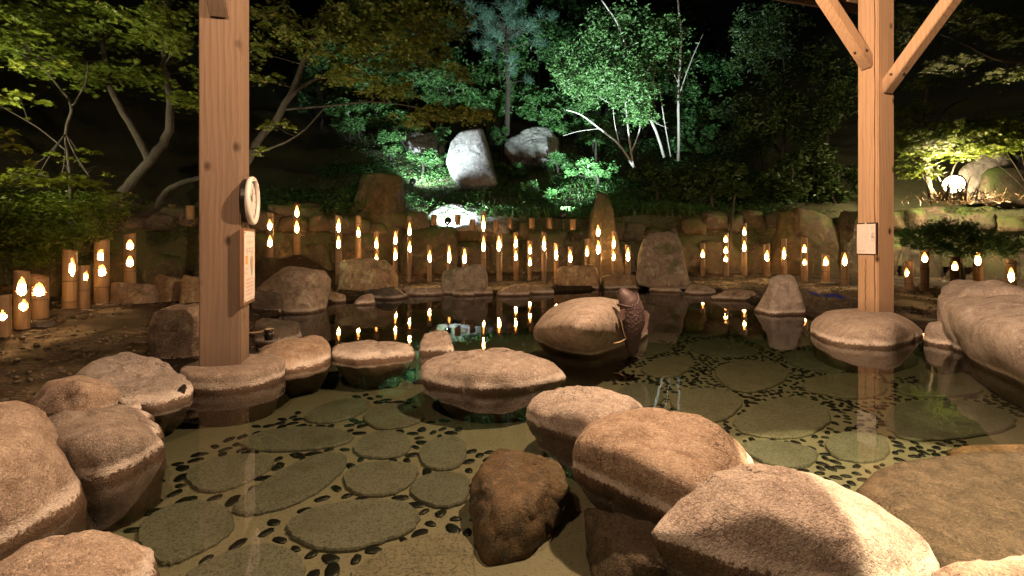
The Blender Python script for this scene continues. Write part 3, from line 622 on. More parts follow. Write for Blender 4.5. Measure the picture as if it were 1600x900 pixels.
# ------------------------------------------------------------------ retaining wall of boulders
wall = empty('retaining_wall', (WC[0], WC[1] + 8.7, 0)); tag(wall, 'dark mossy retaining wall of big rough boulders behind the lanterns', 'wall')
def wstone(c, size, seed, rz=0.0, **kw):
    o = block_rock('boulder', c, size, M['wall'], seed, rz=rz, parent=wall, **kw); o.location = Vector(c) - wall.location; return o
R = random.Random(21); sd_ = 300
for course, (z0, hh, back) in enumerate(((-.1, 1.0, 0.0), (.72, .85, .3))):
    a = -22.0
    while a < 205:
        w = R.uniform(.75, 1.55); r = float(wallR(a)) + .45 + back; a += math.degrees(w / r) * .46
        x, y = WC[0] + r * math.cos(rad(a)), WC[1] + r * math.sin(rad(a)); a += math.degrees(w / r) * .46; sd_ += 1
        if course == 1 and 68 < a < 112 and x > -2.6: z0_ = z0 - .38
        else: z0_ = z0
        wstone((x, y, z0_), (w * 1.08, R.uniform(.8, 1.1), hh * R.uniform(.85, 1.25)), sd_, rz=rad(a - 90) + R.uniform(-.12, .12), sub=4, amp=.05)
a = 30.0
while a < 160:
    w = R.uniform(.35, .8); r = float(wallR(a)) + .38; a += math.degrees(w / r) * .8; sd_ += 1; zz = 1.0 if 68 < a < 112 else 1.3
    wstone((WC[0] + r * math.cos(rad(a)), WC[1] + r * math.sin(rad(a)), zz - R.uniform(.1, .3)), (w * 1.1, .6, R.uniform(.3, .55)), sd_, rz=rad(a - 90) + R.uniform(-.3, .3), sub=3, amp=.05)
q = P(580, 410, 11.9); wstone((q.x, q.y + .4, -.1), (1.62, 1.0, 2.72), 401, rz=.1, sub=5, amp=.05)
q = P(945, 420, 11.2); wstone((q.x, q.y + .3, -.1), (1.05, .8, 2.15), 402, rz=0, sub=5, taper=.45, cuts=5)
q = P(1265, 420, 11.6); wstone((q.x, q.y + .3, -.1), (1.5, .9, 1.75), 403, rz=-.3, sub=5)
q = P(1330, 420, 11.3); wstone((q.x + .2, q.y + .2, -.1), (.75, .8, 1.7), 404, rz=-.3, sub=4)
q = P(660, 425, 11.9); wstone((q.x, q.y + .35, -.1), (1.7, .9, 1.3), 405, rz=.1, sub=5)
# pale boulders on the lit slope
HR = M['hillrock']
def hrock(pts, label, seed, **kw):
    return tag(hull_rock('hill_boulder', [P(*q) for q in pts], HR, seed=seed, low=False, **kw), label, 'rock')
FRONT = [(697, 252, 15.6), (704, 220, 15.9), (720, 204, 16.1), (750, 200, 16.0), (763, 245, 15.5), (775, 285, 15.1), (736, 289, 15.0), (706, 276, 15.3)]
hrock(FRONT + [(x + 5, y + 2, d + 1.5) for x, y, d in FRONT] + [(740, 315, 15.6)], 'tall pointed pale boulder in white light in the middle of the slope', 501, amp=.012, chips=0, p=70)
hrock([(624, 208, 18.2), (640, 202, 18.6), (680, 205, 18.6), (697, 236, 18), (680, 243, 17.9), (640, 230, 17.9), (625, 215, 19.5), (690, 225, 19.5), (650, 260, 18.5), (690, 260, 18.5)], 'low pale boulder on the slope uphill from the tall pointed one', 502, p=26)
hrock([(786, 225, 18), (815, 207, 18.4), (850, 194, 18.8), (872, 225, 18.2), (868, 243, 17.8), (820, 248, 17.7), (790, 240, 17.8), (800, 220, 19.5), (865, 210, 19.5), (800, 265, 18.4), (865, 265, 18.4)], 'flat grey boulder on the slope beside the white-stemmed tree', 503, p=26)
hrock([(652, 352, 12.7), (662, 332, 12.9), (695, 317, 13.2), (750, 326, 13.3), (795, 338, 13.2), (800, 356, 12.6), (720, 360, 12.5), (670, 375, 12.9), (790, 375, 12.9), (700, 330, 14), (780, 335, 14), (800, 360, 13.8), (660, 360, 13.8)], 'broad pale boulder on top of the wall, blazing in floodlight', 504, p=26)
hrock([(745, 330, 14), (770, 318, 14.5), (830, 318, 14.6), (860, 335, 14.2), (860, 350, 14), (760, 350, 13.9), (800, 320, 15.3), (850, 350, 15.3), (750, 350, 15.3)], 'mossy dark boulder beside the broad pale floodlit boulder', 505).data.materials[0] = M['wall']
hrock([(1538, 275, 10.6), (1552, 262, 10.8), (1640, 265, 10.8), (1700, 300, 10.6), (1540, 312, 10.4), (1640, 320, 10.4), (1550, 290, 11.6), (1680, 280, 11.6), (1560, 330, 11)], 'dark boulder on the wall top beside the warm floodlight', 506).data.materials[0] = M['wall']
tag(hull_rock('hill_boulder', [P(*q) for q in ((1496, 300, 10.9), (1505, 262, 11.0), (1540, 238, 11.2), (1580, 236, 11.4), (1610, 260, 11.2), (1600, 310, 10.9), (1520, 320, 10.8), (1520, 280, 12.4), (1600, 280, 12.4), (1550, 330, 12))], M['hillrock'], seed=507, low=False), 'pale boulder lit up right behind the warm floodlight', 'rock')
# ------------------------------------------------------------------ pavilion
AZ = rad(16.0); T1 = Vector((math.cos(AZ), math.sin(AZ), 0)); N1 = Vector((math.sin(AZ), -math.cos(AZ), 0)); UZ = Vector((0, 0, 1))
pav = empty('pavilion', (1.6, 1.25, 0)); tag(pav, 'timber pavilion over the pool with two posts and diagonal braces showing', 'pavilion')
def pmesh(name, bm, mat, parent=pav, smooth=False):
    o = link(name, bmmesh(name, bm, smooth), mat, parent); o.matrix_parent_inverse = Matrix.Identity(4)
    return o
def centred(name, bm, mat, c, parent, root=pav):
    bmesh.ops.translate(bm, verts=bm.verts, vec=-Vector(c)); o = link(name, bmmesh(name, bm), mat, parent)
    o.location = Vector(c) - (root.location if parent is root else Vector(root.location) + Vector(parent.location)); return o
A_L, A_R = .234, .205; ZB = 3.3
CL = G(376, 567, .12); CR = G(1372, 490, .2)         # front corners of the two posts
PL = CL - T1 * (A_L / 2) - N1 * (A_L / 2); PR = CR + T1 * (A_R / 2) - N1 * (A_R / 2)
PBL = PL + N1 * 5.4; PBR = PR + N1 * 5.4
def post(p, a, z0, mat, groove=None):
    bm = bmesh.new(); h = ZB - z0; bm_box(bm, Vector((p.x, p.y, z0 + h / 2)), T1, N1, UZ, a, a, h, .008)
    return centred('post', bm, mat, (p.x, p.y, z0), pav)
pl_ = post(PL, A_L, .1, M['wood_l']); pr_ = post(PR, A_R, .185, M['wood_r']); post(PBL, A_R, .0, M['wood_l']); post(PBR, A_R, .0, M['wood_r'])
# drying cracks of the right post
for fx, z0, z1, w in ((-.38, .2, 3.2, .004), (.12, .2, .72, .003)):
    bm = bmesh.new(); s0 = PR - T1 * (A_R / 2) - N1 * (A_R * fx * .9)
    pts = [Vector((s0.x, s0.y, z0 + (z1 - z0) * k / 14)) + N1 * (.004 * math.sin(k * 2.1)) for k in range(15)]
    tube(bm, pts, [w * (.5 + .5 * abs(math.sin(k * 1.3))) for k in range(15)], 5); centred('drying_crack', bm, M['frame_dark'], (PR.x, PR.y, .185), pav)
def brace(p, a, dirv, z0, mat, s=.105, side=None):
    st = Vector((p.x, p.y, z0 + s * .7)) + dirv * (a / 2 - .02); L = (ZB - .02 - st.z) / math.sin(rad(47)); dv = dirv * math.cos(rad(47)) + UZ * math.sin(rad(47)); c = st + dv * (L / 2)
    sd__ = dv.cross(dirv).normalized(); bm = bmesh.new(); bm_box(bm, c, dv, sd__, dv.cross(sd__), L, s, s, .006); o = centred('brace', bm, mat, st, pav)
    f = sd__ if sd__.dot(-Vector((st.x, st.y, 0))) > 0 else -sd__
    under = dv.cross(sd__); under = under if under.z < 0 else -under
    for ax, off in ((f, .0), (under, .0)):
        bq = bmesh.new(); e = st + dv * (.16 if ax is f else .20) + ax * (s / 2); tube(bq, [e - ax * .002, e + ax * .01], [.014, .012], 10); centred('bolt', bq, M['bolt'], st, o)
brace(PR, A_R, -T1, 2.50, M['wood_r']); brace(PR, A_R, N1, 2.24, M['wood_r']); brace(PL, A_L, T1, 2.52, M['wood_l']); brace(PL, A_L, N1, 2.24, M['wood_l'])
brace(PBL, A_R, -N1, 2.24, M['wood_l']); brace(PBR, A_R, -N1, 2.24, M['wood_r'])
for a_, b_ in ((PL, PR), (PL, PBL), (PR, PBR), (PBL, PBR), ((PL + PBL) / 2, (PR + PBR) / 2)):
    dv = (b_ - a_); dv.z = 0; L = dv.length + .5; dv.normalize(); c = (a_ + b_) / 2; c.z = ZB + (.09 if abs(dv.dot(T1)) > .5 else .093); bm = bmesh.new()
    bm_box(bm, c, dv, dv.cross(UZ), UZ, L, .15, .18 if abs(dv.dot(T1)) > .5 else .175, .006); centred('beam', bm, M['wood_r'], c, pav)
bm = bmesh.new(); cc = (PL + PR + PBL + PBR) / 4; eav = []; apex = bm.verts.new((cc.x, cc.y, ZB + 1.9))
for p in (PL, PR, PBR, PBL):
    d_ = Vector((p.x - cc.x, p.y - cc.y, 0)); q = Vector((cc.x, cc.y, 0)) + d_ * 1.28; eav.append(bm.verts.new((q.x, q.y, ZB + .2)))
for i in range(4): bm.faces.new((eav[i], eav[(i + 1) % 4], apex))
bmesh.ops.solidify(bm, geom=bm.faces, thickness=.06); centred('roof', bm, M['wood_l'], (cc.x, cc.y, ZB), pav)
# assumed lamps under the roof, none of them in view
def lamp_light(kind, name, loc, watts, col, parent, **kw):
    d_ = bpy.data.lights.new(name, kind); d_.energy = watts; d_.color = col
    for k, v in kw.items(): setattr(d_, k, v)
    o = bpy.data.objects.new(name, d_); COL.objects.link(o); o.parent = parent; o.location = loc; return o
def aim(o, v): o.rotation_euler = Vector(v).to_track_quat('-Z', 'Y').to_euler()
def assumed_pendant(LP, watts, label):
    pend = empty('assumed_pendant_lamp', LP); tag(pend, label, 'lamp')
    bm = bmesh.new(); tube(bm, [(0, 0, .16), (0, 0, .7)], [.008, .008], 6); link('cord', bmmesh('cord', bm), M['black'], pend)
    bm = bmesh.new(); lathe(bm, [(.14, .04), (.11, .12), (.04, .17), (.035, .17), (.10, .115), (.13, .04)], 24, cap=False); link('shade', bmmesh('shade', bm, True), M['black'], pend)
    bm = bmesh.new(); bmesh.ops.create_icosphere(bm, subdivisions=2, radius=.035); bmesh.ops.translate(bm, verts=bm.verts, vec=(0, 0, .08)); link('bulb', bmmesh('bulb', bm, True), M['bulb'], pend)
    lamp_light('POINT', 'assumed_pendant_light', (0, 0, -.02), watts, WARM, pend, shadow_soft_size=.05)
assumed_pendant(Vector((1.1, 2.55, 2.86)), PAVILION_W, 'assumed unseen warm lamp hanging under the middle of the pavilion roof')  # out of view, assumed from how the post faces are lit
assumed_pendant(Vector((-1.15, 1.0, 2.86)), PAVILION_W * .28, 'assumed unseen warm lamp hanging under the roof above the left bank')  # assumed second lamp, added unseen to light the left bank and pale boulder
DP = Vector((2.75, .35, 3.0)); dn = empty('assumed_downlight', DP); tag(dn, 'assumed unseen small spotlight under the roof above the right bank', 'lamp')  # unseen lamp, assumed from the sharp light edge on the largest stepping stone
tgt = Vector((2.0, 1.38, .1)); dv = (tgt - DP).normalized(); bm = bmesh.new(); Mx = dv.to_track_quat('Z', 'Y').to_matrix().to_4x4()
lathe(bm, [(.03, -.10), (.06, -.09), (.065, .02), (.055, .02), (.05, -.06), (.01, -.07)], 20, Mx, cap=False); link('housing', bmmesh('housing', bm, True), M['black'], dn)
bm = bmesh.new(); tube(bm, [Vector((0, 0, .05)), Vector((0, 0, .35))], [.01, .01], 6); link('bracket', bmmesh('bracket', bm), M['black'], dn)
o = lamp_light('SPOT', 'assumed_downlight_beam', dv * .03, DOWN_W, (1, .72, .42), dn, shadow_soft_size=.015, spot_size=rad(37), spot_blend=.08); aim(o, dv)
# ------------------------------------------------------------------ clock, sign, notice
def on_right(s, pz, z): return CL - N1 * s + T1 * pz + UZ * (z - CL.z)      # on the right face of the weathered post
ck = empty('wall_clock', on_right(.08, .0, 1.15)); tag(ck, 'round white-rimmed wall clock on the side of the weathered post', 'clock')
Mx = Matrix((( -N1.x, 0, T1.x, 0), (-N1.y, 0, T1.y, 0), (0, 1, 0, 0), (0, 0, 0, 1)))   # local x back along face, y up, z out of the face
def cpart(name, bm, mat, parent, smooth=False):
    bmesh.ops.transform(bm, matrix=Mx, verts=bm.verts); return link(name, bmmesh(name, bm, smooth), mat, parent)
bm = bmesh.new(); lathe(bm, [(.135, .003), (.142, .012), (.142, .035)], 40); cpart('case', bm, M['black'], ck)
bm = bmesh.new(); lathe(bm, [(.142, .036), (.155, .038), (.158, .058), (.150, .068), (.134, .066), (.130, .05)], 48, cap=False); cpart('rim', bm, M['white'], ck, True)
bm = bmesh.new(); lathe(bm, [(.131, .037), (.131, .045)], 40); face = cpart('clock_face', bm, M['paper'], ck)
for ang, L, w in ((rad(-52), .06, .008), (rad(15), .095, .005)):
    bm = bmesh.new(); u = Vector((math.sin(ang), math.cos(ang), 0)); bm_box(bm, u * L * .42 + Vector((0, 0, .05)), u, Vector((u.y, -u.x, 0)), Vector((0, 0, 1)), L, w, .002); cpart('clock_hand', bm, M['black'], ck)
for k in range(12):
    a = k * math.pi / 6; u = Vector((math.sin(a), math.cos(a), 0)); bm = bmesh.new(); bm_box(bm, u * .112 + Vector((0, 0, .0465)), u, Vector((u.y, -u.x, 0)), Vector((0, 0, 1)), .016, .005, .001); cpart('hour_mark', bm, M['ink_brown'], face)
sg = empty('sign_board', on_right(-.04, .0, .48)); tag(sg, 'wooden board with a pale pink bathing notice and a small picture', 'sign')
SW, SH = .31, .49
def spart(name, x0, x1, z0, z1, d0, d1, mat, parent, bev=0.0):
    bm = bmesh.new(); bm_box(bm, Vector(((x0 + x1) / 2, (z0 + z1) / 2, (d0 + d1) / 2)), Vector((1, 0, 0)), Vector((0, 1, 0)), Vector((0, 0, 1)), x1 - x0, z1 - z0, d1 - d0, bev); return cpart(name, bm, mat, parent)
spart('board', 0, SW, 0, SH, .002, .026, M['signwood'], sg, .002); pp = spart('paper', .012, SW - .012, .022, SH - .018, .0262, .0285, M['pinkpaper'], sg)
def text_mesh(body, size, mat, parent, loc, depth=.0004, name='lettering'):
    """writing laid flat on a face; loc in the face's own (x, y, out) axes"""
    cu = bpy.data.curves.new('t', 'FONT'); cu.body = body; cu.size = size; cu.align_x = 'CENTER'; cu.align_y = 'CENTER'; cu.extrude = depth; cu.resolution_u = 3
    ob = bpy.data.objects.new('t', cu); COL.objects.link(ob); bpy.context.view_layer.update()
    me = bpy.data.meshes.new_from_object(ob.evaluated_get(bpy.context.evaluated_depsgraph_get())); bpy.data.objects.remove(ob)
    return me
def put_text(me, mat, Mrot, loc, parent, name='lettering'):
    me.transform(Matrix.Translation(Vector(loc))); me.transform(Mrot); me.materials.clear(); o = link(name, me, mat, parent); return stuff(o)
R = random.Random(5)
def strokes(x0, x1, z0, z1, n, mat, parent, d=.0287, w=.0022, name='lettering'):
    bm = bmesh.new()
    for k in range(n):
        cx = x0 + (x1 - x0) * (k + .5) / n; ww = (x1 - x0) / n * .8
        for _ in range(4):
            horiz = R.random() < .55; L = (ww if horiz else (z1 - z0)) * R.uniform(.5, .95)
            c = Vector((cx + R.uniform(-.2, .2) * ww, z0 + (z1 - z0) * R.uniform(.15, .85), d + R.uniform(0, .0004)))
            bm_box(bm, c, Vector((1, 0, 0)), Vector((0, 1, 0)), Vector((0, 0, 1)), L if horiz else w, w if horiz else L, .0005)
    return cpart(name, bm, mat, parent)
strokes(.03, SW - .03, SH - .052, SH - .047, 14, M['ink_blue'], pp, w=.0015); strokes(.06, SW - .06, SH - .10, SH - .075, 6, M['ink_red'], pp, w=.003)
strokes(.05, SW - .04, SH - .165, SH - .115, 4, M['ink_blue'], pp, w=.006)
for k in range(2): strokes(.05, .11, .225 - k * .03, .24 - k * .03, 4, M['ink_red'], pp)
for k in range(5): strokes(.04, SW - .05 - .01 * k, .155 - k * .024, .168 - k * .024, 13 - k, M['ink_red'], pp)
strokes(.03, SW - .06, .035, .04, 12, M['ink_blue'], pp, w=.0015)
spart('picture', .035, .10, .26, .315, .0286, .0290, M['ink_orange'], pp)
bm = bmesh.new()
for (cx, cz, rx, rz_) in ((.205, .24, .04, .07),):
    vs_ = [bm.verts.new((cx + rx * math.cos(k * .3927) + .012 * math.sin(k * .8), cz + rz_ * math.sin(k * .3927), .0290)) for k in range(16)]; bm.faces.new(vs_)
cpart('picture', bm, M['ink_blue'], pp)
bm = bmesh.new()
for (cx, cz, rx, rz_) in ((.225, .265, .026, .05), (.22, .325, .012, .014)):
    vs_ = [bm.verts.new((cx + rx * math.cos(k * .5236), cz + rz_ * math.sin(k * .5236), .0294)) for k in range(12)]; bm.faces.new(vs_)
cpart('picture', bm, M['ink_orange'], pp)
for x_, z_ in ((.02, SH - .028), (SW - .02, SH - .028), (.02, .03), (SW - .02, .03)):
    bm = bmesh.new(); lathe(bm, [(.005, .0285), (.004, .032)], 10); bmesh.ops.translate(bm, verts=bm.verts, vec=(x_, z_, 0)); cpart('tack', bm, M['black'], sg)
# paper notice on the left face of the right post
nl = PR - T1 * (A_R / 2) - N1 * (A_R / 2)      # far edge of that face
nt = empty('paper_notice', Vector((nl.x, nl.y, .755))); tag(nt, 'white paper notice in a dark frame on the warm cedar post', 'sign')
Mx_keep = Mx; Mx = Matrix(((N1.x, 0, -T1.x, 0), (N1.y, 0, -T1.y, 0), (0, 1, 0, 0), (0, 0, 0, 1)))
NW, NH = A_R, .305
spart('frame', .0, NW, 0, NH, .001, .010, M['frame_dark'], nt); np_ = spart('paper', .004, NW - .016, .006, NH - .012, .0102, .0125, M['paper'], nt)
R = random.Random(9)
put_text(text_mesh('お\n願\nい', .031, None, None, None), M['ink_brown'], Mx, (NW - .042, NH - .14, .0128), np_)
put_text(text_mesh('の', .028, None, None, None), M['ink_orange'], Mx, (NW - .044, NH - .045, .0128), np_)
for k in range(4):
    for j in range(11): strokes(.022 + k * .03, .034 + k * .03, NH - .055 - j * .019, NH - .043 - j * .019, 1, M['ink_pale'], np_, d=.0128, w=.0016)
for x_ in (.02, .06): strokes(x_, x_ + .025, .025, .04, 2, M['ink_red'], np_, d=.0128)
bm = bmesh.new(); lathe(bm, [(.008, .010), (.006, .016)], 10); bmesh.ops.translate(bm, verts=bm.verts, vec=(NW * .45, NH - .006, 0)); cpart('pin', bm, M['white'], nt)
Mx = Mx_keep
# ------------------------------------------------------------------ bamboo lanterns
def lantern(l, seed):
    x, yt, yb, wpx, op, dd, rg = l; R = random.Random(seed); base = lan_pos(l); d = base.y; k = d / F
    zt = CH - (yt - HY) * k; h = zt - base.z; r = wpx * k / 2
    t = empty('bamboo_lantern', base, 0)
    face = math.atan2(-base.x, base.y) * .9 + (R.uniform(-.15, .15) if rg != 'L' else 0)   # turned to the pool
    NA, NZ = 28, max(30, int(h / .012)); ops = []
    for (ox, oy, ow, oh, shp) in op:
        zc = CH - (oy - HY) * k - base.z; off = max(-.8, min(.8, (ox - x) * k / r)); ops.append((zc, oh * k / 2 * 1.12, min(.92, ow * k / 2 / r), math.asin(off), shp))
    nodes = []; z_ = R.uniform(.1, .25)
    while z_ < h - .05: nodes.append(z_); z_ += R.uniform(.22, .34)
    V = []; Fa = []
    def hole(ang, z):
        a0 = (ang - face + math.pi / 2 + math.pi) % (2 * math.pi) - math.pi      # 0 faces the pool
        for zc, hh, hw, off, shp in ops:
            u = (z - zc) / hh
            for a, grow in ((a0 - off, 1.0), (((a0 + math.pi) + math.pi) % (2 * math.pi) - math.pi, 1.1)):   # opening and its partner at the back
                if abs(u) > 1: continue
                if shp == 0: w = (1.15 * math.cos(u * 1.57) ** .7) * (1.0 - .38 * u)
                elif shp == 1: w = .55 + .5 * abs(math.sin(u * 7 + seed)) if abs(u) < .95 else .2
                else: w = 1.0 if abs(u) < .85 else .6
                if abs(math.sin(a)) < hw * w * grow and math.cos(a) > 0: return True
        return False
    for shell, rr in ((0, 1.0), (1, .84)):
        b0 = len(V)
        for i in range(NZ + 1):
            z = h * i / NZ; bulge = 1 + (.05 * max([math.exp(-((z - q) / .012) ** 2) for q in nodes] + [0]) if shell == 0 else 0)
            cut = (.35 * r * math.sin(seed) if i == NZ else 0)
            for j in range(NA):
                a = 2 * math.pi * j / NA; V.append((r * rr * bulge * (1 - .06 * i / NZ) * math.cos(a), r * rr * bulge * (1 - .06 * i / NZ) * math.sin(a), z + cut * math.cos(a)))
        for i in range(NZ):
            for j in range(NA):
                if hole(2 * math.pi * (j + .5) / NA, h * (i + .5) / NZ): continue
                q = (b0 + i * NA + j, b0 + i * NA + (j + 1) % NA, b0 + (i + 1) * NA + (j + 1) % NA, b0 + (i + 1) * NA + j); Fa.append(q if shell == 0 else q[::-1])
        if shell == 0: top0 = b0 + NZ * NA
        else:
            top1 = b0 + NZ * NA
            for j in range(NA): Fa.append((top0 + j, top0 + (j + 1) % NA, top1 + (j + 1) % NA, top1 + j))
    o = link('bamboo_tube', npmesh('bamboo_tube', V, Fa, True), M['bamboo'], t)
    for q in nodes:                        # dark rings where the culm is jointed
        if any(abs(q - zc) < hh + .02 for zc, hh, *_ in ops): continue
        bm = bmesh.new(); lathe(bm, [(r * .99, q - .007), (r * 1.07, q - .002), (r * 1.07, q + .003), (r * .99, q + .008)], 20, cap=False); link('node_ring', bmmesh('node_ring', bm, True), M['node'], t)
    for zc, hh, hw, off, shp in ops:
        bm = bmesh.new(); rf = r * .52
        lathe(bm, [(.25 * rf, zc - hh * 1.05), (.85 * rf, zc - hh * .8), (rf, zc - hh * .3), (.86 * rf, zc + hh * .25), (.62 * rf, zc + hh * .7), (.2 * rf, zc + hh * 1.1)], 10)
        link('candle_flame', bmmesh('candle_flame', bm, True), M['flame'], t)
    where = {'L': 'under the dark leafy bush', 'B': 'on the bank behind the big mossy boulder', 'F': 'in the row behind the far pool edge', 'R': 'between tall boulder and cedar post', 'W': 'under the low spreading shrub'}[rg]
    ns = {1: 'one glowing opening', 2: 'two glowing openings', 3: 'three glowing openings'}[len(op)]; size = 'tall' if h > 1.15 else ('short' if h < .62 else 'mid-height')
    lb = f'{size} bamboo lantern with {ns} {where}'; tag(t, lb, 'lantern', lb.replace('bamboo lantern', 'lanterns')); return t
for i, l in enumerate(LAN): lantern(l, 700 + i)
bmu = bmesh.new(); lathe(bmu, [(.07, 0), (.072, .26), (.058, .26), (.056, .03)], 16, cap=False); cup = bmmesh('bamboo_tube', bmu, True); cup.materials.append(M['bamboo'])
bmu = bmesh.new(); lathe(bmu, [(.05, .02), (.05, .1), (.01, .11)], 12); cnd = bmmesh('candle', bmu, True); cnd.materials.append(M['white'])
for i, (x, y, d) in enumerate([(678, 352, 12.2), (715, 352, 12.2), (738, 359, 12.1), (775, 361, 12.1), (797, 357, 12.3), (831, 357, 12.3), (858, 357, 12.1), (895, 359, 12.1), (268, 341, 9.3), (297, 343, 9.3)]):
    t = empty('unlit_lantern', P(x, y, d)); tag(t, 'short unlit bamboo candle cup on top of the boulder wall', 'lantern', 'unlit bamboo cups on the wall top')
    o = link('bamboo_tube', cup, None, t); link('candle', cnd, None, t)
# ------------------------------------------------------------------ floodlights
def flood(pos, tg, watts, col, label, lens, size, cone, blend=.5, rb=.09):
    t = empty('floodlight', pos); tag(t, label, 'floodlight'); dv = (Vector(tg) - Vector(pos)).normalized(); Q = dv.to_track_quat('Z', 'Y').to_matrix().to_4x4()
    bm = bmesh.new(); lathe(bm, [(.02, -.14), (rb * .75, -.12), (rb, .0), (rb, .04), (rb * .88, .04), (rb * .85, .0), (rb * .2, -.08)], 20, Q, cap=False); link('housing', bmmesh('housing', bm, True), M['black'], t)
    bm = bmesh.new(); lathe(bm, [(rb * .84, .006), (rb * .5, .014), (.004, .018)], 20, Q); link('lens', bmmesh('lens', bm, True), lens, t)
    bm = bmesh.new(); tube(bm, [(0, 0, -.08), (0, 0, -.4)], [.015, .015], 8); link('stake', bmmesh('stake', bm), M['black'], t)
    if cone == 0: lamp_light('POINT', 'floodlight_glow', Vector((.12, .24, .13)), watts, col, t, shadow_soft_size=.1); return t
    o = lamp_light('SPOT', 'floodlight_beam', dv * .06, watts, col, t, shadow_soft_size=size, spot_size=rad(cone), spot_blend=blend); aim(o, dv); return t
COOL = (.80, 1.0, .97)
FL = [P(880, 334, 13.0), P(700, 345, 12.35), P(645, 283, 14.7), P(1490, 288, 9.9)]
flood(FL[0], P(930, 70, 17.0), 9000, COOL, 'white floodlight in the grass below the white-stemmed tree', M['flood'], .05, 92, .9)
flood(FL[1], P(722, 285, 14.6), 1100, (.86, .95, 1.0), 'white floodlight hidden before the broad pale boulder on the wall', M['flood'], .05, 150)
flood(FL[2], P(745, 110, 18.6), 2500, (.86, .99, 1.0), 'white floodlight on the slope aimed at the tall pointed boulder', M['flood'], .05, 130, .7)
flood(FL[3], Vector((4.5, 5.5, 2.3)), 800, (1, .70, .38), 'warm floodlight shining on the wall top right of the cedar post', M['floodwarm'], .07, 0, rb=.2)
flood(Vector((-6.7, 4.4, 1.75)), Vector((-4.4, 7.2, 3.6)), 1150, (1, .84, .5), 'assumed unseen warm floodlight added on the wall at the left end of the yard', M['floodwarm'], .2, 104, .85)  # assumed lamp outside the frame, added to brighten the left foliage
flood(P(352, 395, 7.2), P(640, 40, 9.4), 330, (1, .80, .52), 'assumed unseen warm floodlight added behind the clock post', M['floodwarm'], .06, 100, .7)  # assumed lamp, added out of sight to light the turning maple
# ------------------------------------------------------------------ carp statue, ladle, blue sheet
def fish():
    base = P(988, 533, 3.86); t = empty('carp_statue', base); tag(t, 'dark bronze carp statue climbing the domed boulder head up', 'statue')
    d = base.y; k = d / F
    spine = [Vector(((x - 988) * k, dy, (533 - y) * k)) for x, y, dy in ((990, 548, .02), (986, 532, -.02), (985, 515, -.06), (986, 498, -.08), (984, 483, -.08), (979, 470, -.08), (972, 460, -.08), (965, 451, -.07))]
    wid = [.045, .060, .085, .098, .098, .090, .066, .032]; dep = [.05, .06, .075, .085, .085, .078, .058, .028]
    sp = catmull(spine, 5); n = len(sp); w = np.interp(np.linspace(0, 7, n), range(8), wid); dd = np.interp(np.linspace(0, 7, n), range(8), dep); bm = bmesh.new(); rings = []; seg = 20
    for i, p in enumerate(sp):
        tg = (sp[min(i + 1, n - 1)] - sp[max(i - 1, 0)]).normalized(); a = Vector((1, .25, 0)); a = (a - tg * a.dot(tg)).normalized(); b = tg.cross(a)
        g = 1.05 if abs(i - 26) < 1 else 1
        rings.append([bm.verts.new(p + a * math.cos(q) * w[i] * .92 * g + b * math.sin(q) * dd[i] * g) for q in [6.28319 * s / seg for s in range(seg)]])
    for i in range(n - 1):
        for j in range(seg): bm.faces.new((rings[i][j], rings[i][(j + 1) % seg], rings[i + 1][(j + 1) % seg], rings[i + 1][j]))
    bm.faces.new(rings[0][::-1]); bm.faces.new(rings[-1]); link('body', bmmesh('body', bm, True), M['bronze'], t)
    def ringbend(i, gr, r, sw=.03):
        p = sp[i]; tg = (sp[min(i + 1, n - 1)] - sp[max(i - 1, 0)]).normalized(); a = Vector((1, .25, 0)); a = (a - tg * a.dot(tg)).normalized(); b = tg.cross(a); bm = bmesh.new()
        pts = [p + a * math.cos(q) * w[i] * gr + b * math.sin(q) * dd[i] * gr + tg * (sw * math.cos(2 * q)) for q in [6.28319 * s / 24 for s in range(25)]]; tube(bm, pts, [r] * 25, 6); return bm
    link('gill', bmmesh('gill', ringbend(25, .96, .008), True), M['bronze'], t); link('mouth', bmmesh('mouth', ringbend(34, .95, .007, 0), True), M['bronze'], t)
    def fin(pts, name, off):
        bm = bmesh.new(); A = [Vector(((x - 988) * k, dy, (533 - y) * k)) for x, y, dy in pts]; c = sum(A, Vector()) / len(A); th = Vector((0, .007, 0))
        f = [bm.verts.new(p - th) for p in A]; b = [bm.verts.new(p + th) for p in A]; bm.faces.new(f); bm.faces.new(b[::-1])
        for i in range(len(A)): bm.faces.new((f[i], f[(i + 1) % len(A)], b[(i + 1) % len(A)], b[i]))
        link(name, bmmesh(name, bm), M['bronze_fin'], t)
    fin([(977, 481, -.10), (968, 478, -.15), (961, 481, -.17), (957, 487, -.18), (960, 494, -.17), (967, 495, -.15), (976, 491, -.1)], 'pectoral_fin', 0)
    fin([(995, 480, -.11), (1003, 482, -.12), (1008, 487, -.12), (1006, 499, -.12), (1004, 512, -.12), (996, 518, -.11), (993, 500, -.10)], 'dorsal_fin', 0)
    for ey in ((972.5, 466, -.115), (983, 465, -.03)):
        bm = bmesh.new(); bmesh.ops.create_icosphere(bm, subdivisions=2, radius=.010); bmesh.ops.translate(bm, verts=bm.verts, vec=Vector(((ey[0] - 988) * k, ey[2], (533 - ey[1]) * k))); link('eye', bmmesh('eye', bm, True), M['bronze'], t)
    bm = bmesh.new(); tube(bm, [Vector(((x - 988) * k, -.09, (533 - y) * k)) for x, y in ((966, 494), (968, 503), (970, 512), (974, 526), (964, 531), (955, 533))], [.006] * 6, 6); link('support_wire', bmmesh('support_wire', bm, True), M['pale_wood'], t)
